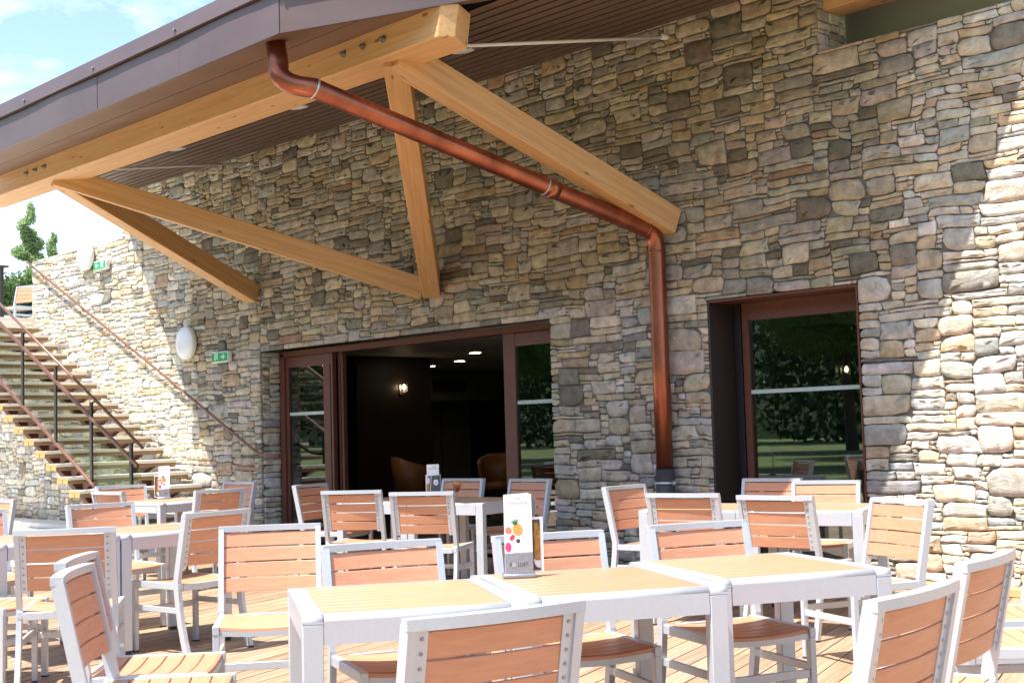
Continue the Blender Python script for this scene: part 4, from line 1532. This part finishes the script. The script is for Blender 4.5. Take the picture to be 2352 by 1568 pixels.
def holder(o):
    mb = MB()
    mb.box((-.066, -.035, 0), (.066, .040, .017), bev=.006)
    mb.box((-.055, -.024, .016), (.055, -.012, .100), bev=.003)
    mb.box((-.055, .012, .016), (.055, .022, .075), bev=.003)
    h = mb.build("holder", 'brushed', o)
    put(T_FOL1, "lettering", 'ink_dark', h, (-.034, -.0244, .052))
    put(T_FOL2, "lettering", 'ink_dark', h, (.014, -.0244, .052))
    mb = MB(); ell(mb, -.0215, .052, .0085, .0088, -.0256, -.0238, 0); mb.build("round_mark", 'ink', h)
def smoothie_card(o):
    mb = MB()
    mb.box((-.055, -.0105, .020), (.055, -.0088, .325))
    mb.poly3([(-.055, -.0085, .02), (.047, .008, .02), (.047, .008, .330), (-.055, -.0085, .325)])
    c = mb.build("leaflet", 'paper', o)
    y = -.0108
    mb = MB()
    # plate as a half disc cut by the card's left edge
    def half(r_, cx, cz):
        pts = []
        for k in range(41):
            a = RD(-100 + 200 * k / 40)
            x, z = cx + r_ * math.cos(a), cz + r_ * math.sin(a)
            if x >= -.0545: pts.append((x, z))
        pts = [(-.0545, pts[0][1])] + pts + [(-.0545, pts[-1][1])]
        return pts
    mb.prism(half(.083, -.0545, .168), y - .0004, y, axis=1)
    mb.build("plate", 'plate', c)
    mb = MB(); mb.prism(half(.079, -.0555, .170), y - .0008, y - .0003, axis=1); mb.build("plate", 'plate_in', c)
    y2 = y - .0012
    mb = MB(); ell(mb, -.002, .188, .020, .026, y2, y2 + .0005, 0, rot=20); mb.build("fruit", 'pine', c)
    mb = MB()
    for a in (-62, -42, -22, 0, 22):
        c_, s_ = math.cos(RD(a + 125)), math.sin(RD(a + 125))
        mb.prism([(-.010 - .005 * s_, .207 + .005 * c_), (-.010 + .032 * c_, .207 + .032 * s_), (-.010 + .005 * s_, .207 - .005 * c_)], y2, y2 + .0005, axis=1)
    mb.build("fruit_leaf", 'leafg', c)
    mb = MB(); ell(mb, -.0385, .185, .0135, .014, y2, y2 + .0005, 0); mb.build("fruit", 'peach', c)
    mb = MB(); ell(mb, -.024, .157, .009, .013, y2, y2 + .0005, 0, rot=-35); mb.build("fruit", 'red', c)
    mb = MB(); ell(mb, -.0405, .120, .0125, .0195, y2, y2 + .0005, 0); mb.build("fruit", 'pink', c)
    mb = MB(); ell(mb, -.001, .143, .0085, .0085, y2, y2 + .0005, 0); mb.build("fruit", 'blackb', c)
    put(T_100, "lettering", 'ink', c, (-.004, y - .0001, .309))
    put(T_FOL3, "lettering", 'ink', c, (0, y - .0001, .292))
def amber_card(o, loc, rz, w=.062, h=.215):
    c = MB().box((-w / 2, -.001, 0), (w / 2, .001, h)).build("leaflet", 'paper', o)
    c.location = loc
    c.rotation_euler = (0, 0, rz)
    mb = MB(); mb.box((-w / 2 + .004, -.0016, .006), (w / 2 - .012, -.001, h - .010)); mb.build("picture", 'brown', c)
    mb = MB()
    mb.prism([(-.004, .045), (.018, .045), (.018, .155), (.013, .175), (.008, .192), (-.006, .192), (-.002, .17), (-.007, .15), (-.003, .12), (-.006, .08)], -.0022, -.0015, axis=1)
    mb.build("picture", 'amber', c)
    mb = MB()
    mb.prism([(-.010, .055), (-.005, .03), (.004, .018), (.018, .015), (.018, .045), (-.002, .045)], -.0024, -.0015, axis=1)
    mb.build("picture", 'paper', c)

def face_cam(x, y, off=0):
    return math.atan2(CAM.y - y, CAM.x - x) + math.pi / 2 + RD(off)
s1 = empty("menu_stand", (-3.665, -5.79, TH), face_cam(-3.665, -5.79, 6))
tag(s1, "steel menu stand with tall fruit leaflet on the middle front table", "menu stand", "menu stands")
holder(s1); smoothie_card(s1); amber_card(s1, (.070, .012, .018), RD(6))
s2 = empty("menu_stand", (-11.75, -2.80, TH), face_cam(-11.75, -2.80, -6))
tag(s2, "steel menu stand with fruit leaflet on the far left table below the stairs", "menu stand", "menu stands")
holder(s2); smoothie_card(s2); amber_card(s2, (-.068, .010, .018), RD(-10))
s3 = empty("menu_stand", (-8.36, -2.18, TH), face_cam(-8.36, -2.18, 8))
tag(s3, "menu stand with slate coloured leaflet beside the cocktail glass at the doorway", "menu stand", "menu stands")
mb = MB(); mb.box((-.066, -.035, 0), (.066, .04, .017), bev=.006); mb.box((-.055, -.003, .016), (.055, .006, .08), bev=.003); mb.build("holder", 'brushed', s3)
c = MB().box((-.060, -.010, .018), (.068, -.008, .225)).build("leaflet", 'paper', s3)
mb = MB(); mb.prism([(-.056, .02), (.066, .02), (.066, .222), (-.045, .215), (-.052, .2)], -.0108, -.0099, axis=1); mb.build("picture", 'slate', c)
mb = MB(); ell(mb, .026, .160, .021, .024, -.0114, -.0105, 0); mb.build("round_mark", 'paper', c)
mb = MB()
for a in range(3): ell(mb, .026 + (a - 1) * .009, .160 - .004 * (a % 2), .0035, .008, -.0119, -.0112, 0, rot=(a - 1) * 25)
mb.build("round_mark", 'ink', c)
mb = MB(); mb.prism([(-.014, .215), (-.010, .215), (-.026, .02), (-.030, .02)], -.0113, -.0104, axis=1); mb.build("picture", 'paper', c)
mb = MB(); mb.prism([(-.052, .022), (-.034, .022), (-.032, .150), (-.050, .150)], -.0113, -.0104, axis=1); mb.build("picture", 'amber', c)
mb = MB(); ell(mb, -.040, .176, .014, .030, -.0113, -.0104, 0); mb.build("picture", 'plate', c)
mb = MB(); mb.prism([(-.022, .022), (.066, .022), (.066, .062), (-.020, .052)], -.0112, -.0104, axis=1); mb.build("picture", 'brown', c)
c = MB().box((-.048, .000, .02), (.056, .002, .312)).build("leaflet", 'paper', s3)
put(T_100, "lettering", 'greeni', c, (.012, -.0004, .292)); put(T_FOL3, "lettering", 'greeni', c, (.015, -.0004, .277))

g = empty("cocktail_glass", (-8.52, -1.76, TH))
tag(g, "stemmed glass of layered orange and red drink on the doorway table", "cocktail glass")
MB().lathe([(0, 0), (.032, 0), (.031, .003), (.008, .007), (.005, .02), (.008, .032), (.006, .040), (.016, .05), (.034, .085), (.040, .12), (.041, .152), (.0395, .152), (.0385, .12), (.0325, .086), (.014, .053), (0, .048)], 0, 28).build("glass", 'glass_cup', g)
MB().lathe([(0, .0495), (.0138, .0545), (.032, .0865), (.0378, .12), (.0388, .147), (0, .147)], 0, 28).build("drink", 'drink', g)

# ------------------------------------------------------------------ trees
def leafcloud(blobs, n, size, seed, mat_, name, flat_=0.0):
    r = np.random.default_rng(seed)
    cs = []
    vol = np.array([b_[3] * b_[4] * b_[5] for b_ in blobs]); vol = vol ** .8; vol /= vol.sum()
    idx = r.choice(len(blobs), n, p=vol)
    B = np.array(blobs)[idx]
    d = r.normal(size=(n, 3)); d /= np.linalg.norm(d, axis=1, keepdims=True)
    rad = r.random((n, 1)) ** .45
    c = B[:, :3] + d * rad * B[:, 3:6]
    a = r.normal(size=(n, 3)); a /= np.linalg.norm(a, axis=1, keepdims=True)
    b_ = r.normal(size=(n, 3)); b_ -= a * (a * b_).sum(1, keepdims=True); b_ /= np.linalg.norm(b_, axis=1, keepdims=True)
    s = size * r.uniform(.6, 1.3, (n, 1))
    v = np.stack([c - a * s, c - b_ * s * .55, c + a * s, c + b_ * s * .55], 1).reshape(-1, 3)
    me = bpy.data.meshes.new(name)
    me.from_pydata(v.tolist(), [], [(4 * k, 4 * k + 1, 4 * k + 2, 4 * k + 3) for k in range(n)])
    me.materials.append(M[mat_])
    return me
def trunk_mesh(h, r0, limbs, seed):
    r = random.Random(seed)
    mb = MB()
    def taper(pts, ra, rb):
        seg = 8
        rings = []
        for i, q in enumerate(pts):
            t = i / (len(pts) - 1)
            rr = ra + (rb - ra) * t
            rings.append([mb.bm.verts.new((q[0] + rr * math.cos(2 * math.pi * k / seg), q[1] + rr * math.sin(2 * math.pi * k / seg), q[2])) for k in range(seg)])
        for a, b_ in zip(rings, rings[1:]):
            for k in range(seg):
                mb.bm.faces.new((a[k], a[(k + 1) % seg], b_[(k + 1) % seg], b_[k])).smooth = True
    pts = [(r.uniform(-.04, .04) * h * t, r.uniform(-.04, .04) * h * t, h * t) for t in (0, .2, .4, .6, .8, 1)]
    taper(pts, r0, r0 * .25)
    for k in range(limbs):
        t = r.uniform(.35, .85); a = r.uniform(0, 6.28); ln = h * r.uniform(.18, .32)
        p0 = (0, 0, h * t)
        taper([p0, (math.cos(a) * ln * .5, math.sin(a) * ln * .5, h * t + ln * .35), (math.cos(a) * ln, math.sin(a) * ln, h * t + ln * .8)], r0 * .4, r0 * .1)
    return mb.mesh("trunk", 'bark')
def tree(name, loc, cm, tm, lab, cat, sc=1.0, rz=0.0, group=None):
    o = empty(name, loc, rz)
    o.scale = (sc, sc, sc)
    tag(o, lab, cat, group)
    link("trunk", tm, o); link("crown", cm, o)
    return o
r = random.Random(21)
# columnar poplars beyond the upper terrace
def poplar_blobs(h, w, seed):
    q = random.Random(seed)
    out = []
    for k in range(26):
        t = k / 25
        z = h * (.12 + .88 * t)
        ww = w * q.uniform(.62, 1.0) * (1 if t > .15 else .7)
        if t > .82: ww *= (1 - t) / .18 * .65 + .35
        a = q.uniform(0, 6.28)
        out.append((math.cos(a) * ww * .45, math.sin(a) * ww * .45, z, ww * .5, ww * .5, h * .035))
    return out
pm = leafcloud(poplar_blobs(9.2, 1.05, 3), 26000, .06, 1, 'leaf_pale', "crown")
pt = trunk_mesh(7.0, .12, 0, 2)
tree("poplar_tree", (-48.35, 12.05, 1.2), pm, pt, "tall slender poplar behind the upper terrace, left of its twin top", "tree", 1.0, 0.4, "poplars beyond the terrace")
pm2 = leafcloud(poplar_blobs(8.2, .95, 8), 22000, .06, 4, 'leaf_pale', "crown")
tree("poplar_tree", (-47.75, 12.6, 1.2), pm2, pt, "slender poplar just right of the tallest one, touching the wall top", "tree", .98, 1.4, "poplars beyond the terrace")
def cone_blobs(h, w, seed):
    q = random.Random(seed); out = []
    for k in range(24):
        t = k / 23
        ww = w * (1 - t * .92)
        a = q.uniform(0, 6.28)
        out.append((math.cos(a) * ww * .4, math.sin(a) * ww * .4, h * (.12 + .88 * t), ww * .6, ww * .6, h * .035))
    return out
km = leafcloud(cone_blobs(9.0, 1.9, 5), 20000, .06, 6, 'leaf_dark', "crown")
tree("conifer_tree", (-57.3, 17.2, 1.3), km, pt, "small dark conifer top peeping over the stone wall, left one", "tree", 1.0, 0, "conifers beyond the wall")
tree("conifer_tree", (-56.4, 18.0, 1.3), km, pt, "small dark conifer top peeping over the stone wall, right one", "tree", .97, 2, "conifers beyond the wall")
def round_blobs(h, w, seed, n=16):
    q = random.Random(seed); out = []
    for k in range(n):
        a = q.uniform(0, 6.28); rr = w * q.random() ** .5 * .75
        z = h * q.uniform(.42, .92)
        s = w * q.uniform(.28, .45) * (1.15 - abs(z / h - .62))
        out.append((math.cos(a) * rr, math.sin(a) * rr, z, s, s, s * .75))
    return out
bm1 = leafcloud(round_blobs(6.2, 2.6, 4), 30000, .065, 9, 'leaf', "crown")
bt = trunk_mesh(4.5, .16, 6, 5)
tree("broadleaf_tree", (-44.6, 9.3, 1.2), bm1, bt, "bushy green tree behind the upper terrace railing, in front of the poplar", "tree", 1.0, 0, "trees beyond the terrace")
tree("broadleaf_tree", (-46.0, 14.0, .6), bm1, bt, "bushy green tree behind the upper terrace chair", "tree", .95, 2.2, "trees beyond the terrace")
# park trees on the lawn in front of the building (seen mirrored in the glass)
big = leafcloud(round_blobs(11, 4.6, 14, 44), 70000, .07, 12, 'leaf', "crown")
bigt = trunk_mesh(8, .26, 8, 15)
for i, (x, y, sc_) in enumerate([(-16, -24, .8), (-23, -30, 1.0), (-31, -27, .9), (-38, -34, 1.1), (-27, -42, 1.2), (-47, -40, 1.1), (-19, -38, 1.0), (-52, -28, 1.0), (-36, -50, 1.3)]):
    tree("park_tree", (x, y, -.25), big, bigt, "leafy park tree on the lawn, mirrored in the door glass", "tree", sc_, i * 1.3, "park trees on the lawn")
wood = leafcloud([(-250 + 9 * k + r.uniform(-3, 3), -80 + r.uniform(-8, 8), 10 + r.uniform(-1, 5), 8, 6, 14) for k in range(34)], 110000, .42, 33, 'leaf_dark', "far_wood")
tag(link("far_wood", wood), "dark wood beyond the lawn", "wood", kind='stuff')

# wooded hill closing the view beyond the lawn (mirrored in the glass)
mb = MB()
rr = random.Random(4)
rows = []
for k in range(60):
    x = -420 + 11 * k
    h = 22 + 7 * math.sin(k * .37) + rr.uniform(-2, 2)
    rows.append([mb.bm.verts.new((x, yy, zz)) for yy, zz in ((-96, -.3), (-104, h * .55), (-120, h), (-160, h * 1.25), (-200, -.3))])
for a, b_ in zip(rows, rows[1:]):
    for j in range(4):
        mb.bm.faces.new((a[j], a[j + 1], b_[j + 1], b_[j])).smooth = True
tag(mb.build("hill", 'hill'), kind='structure')
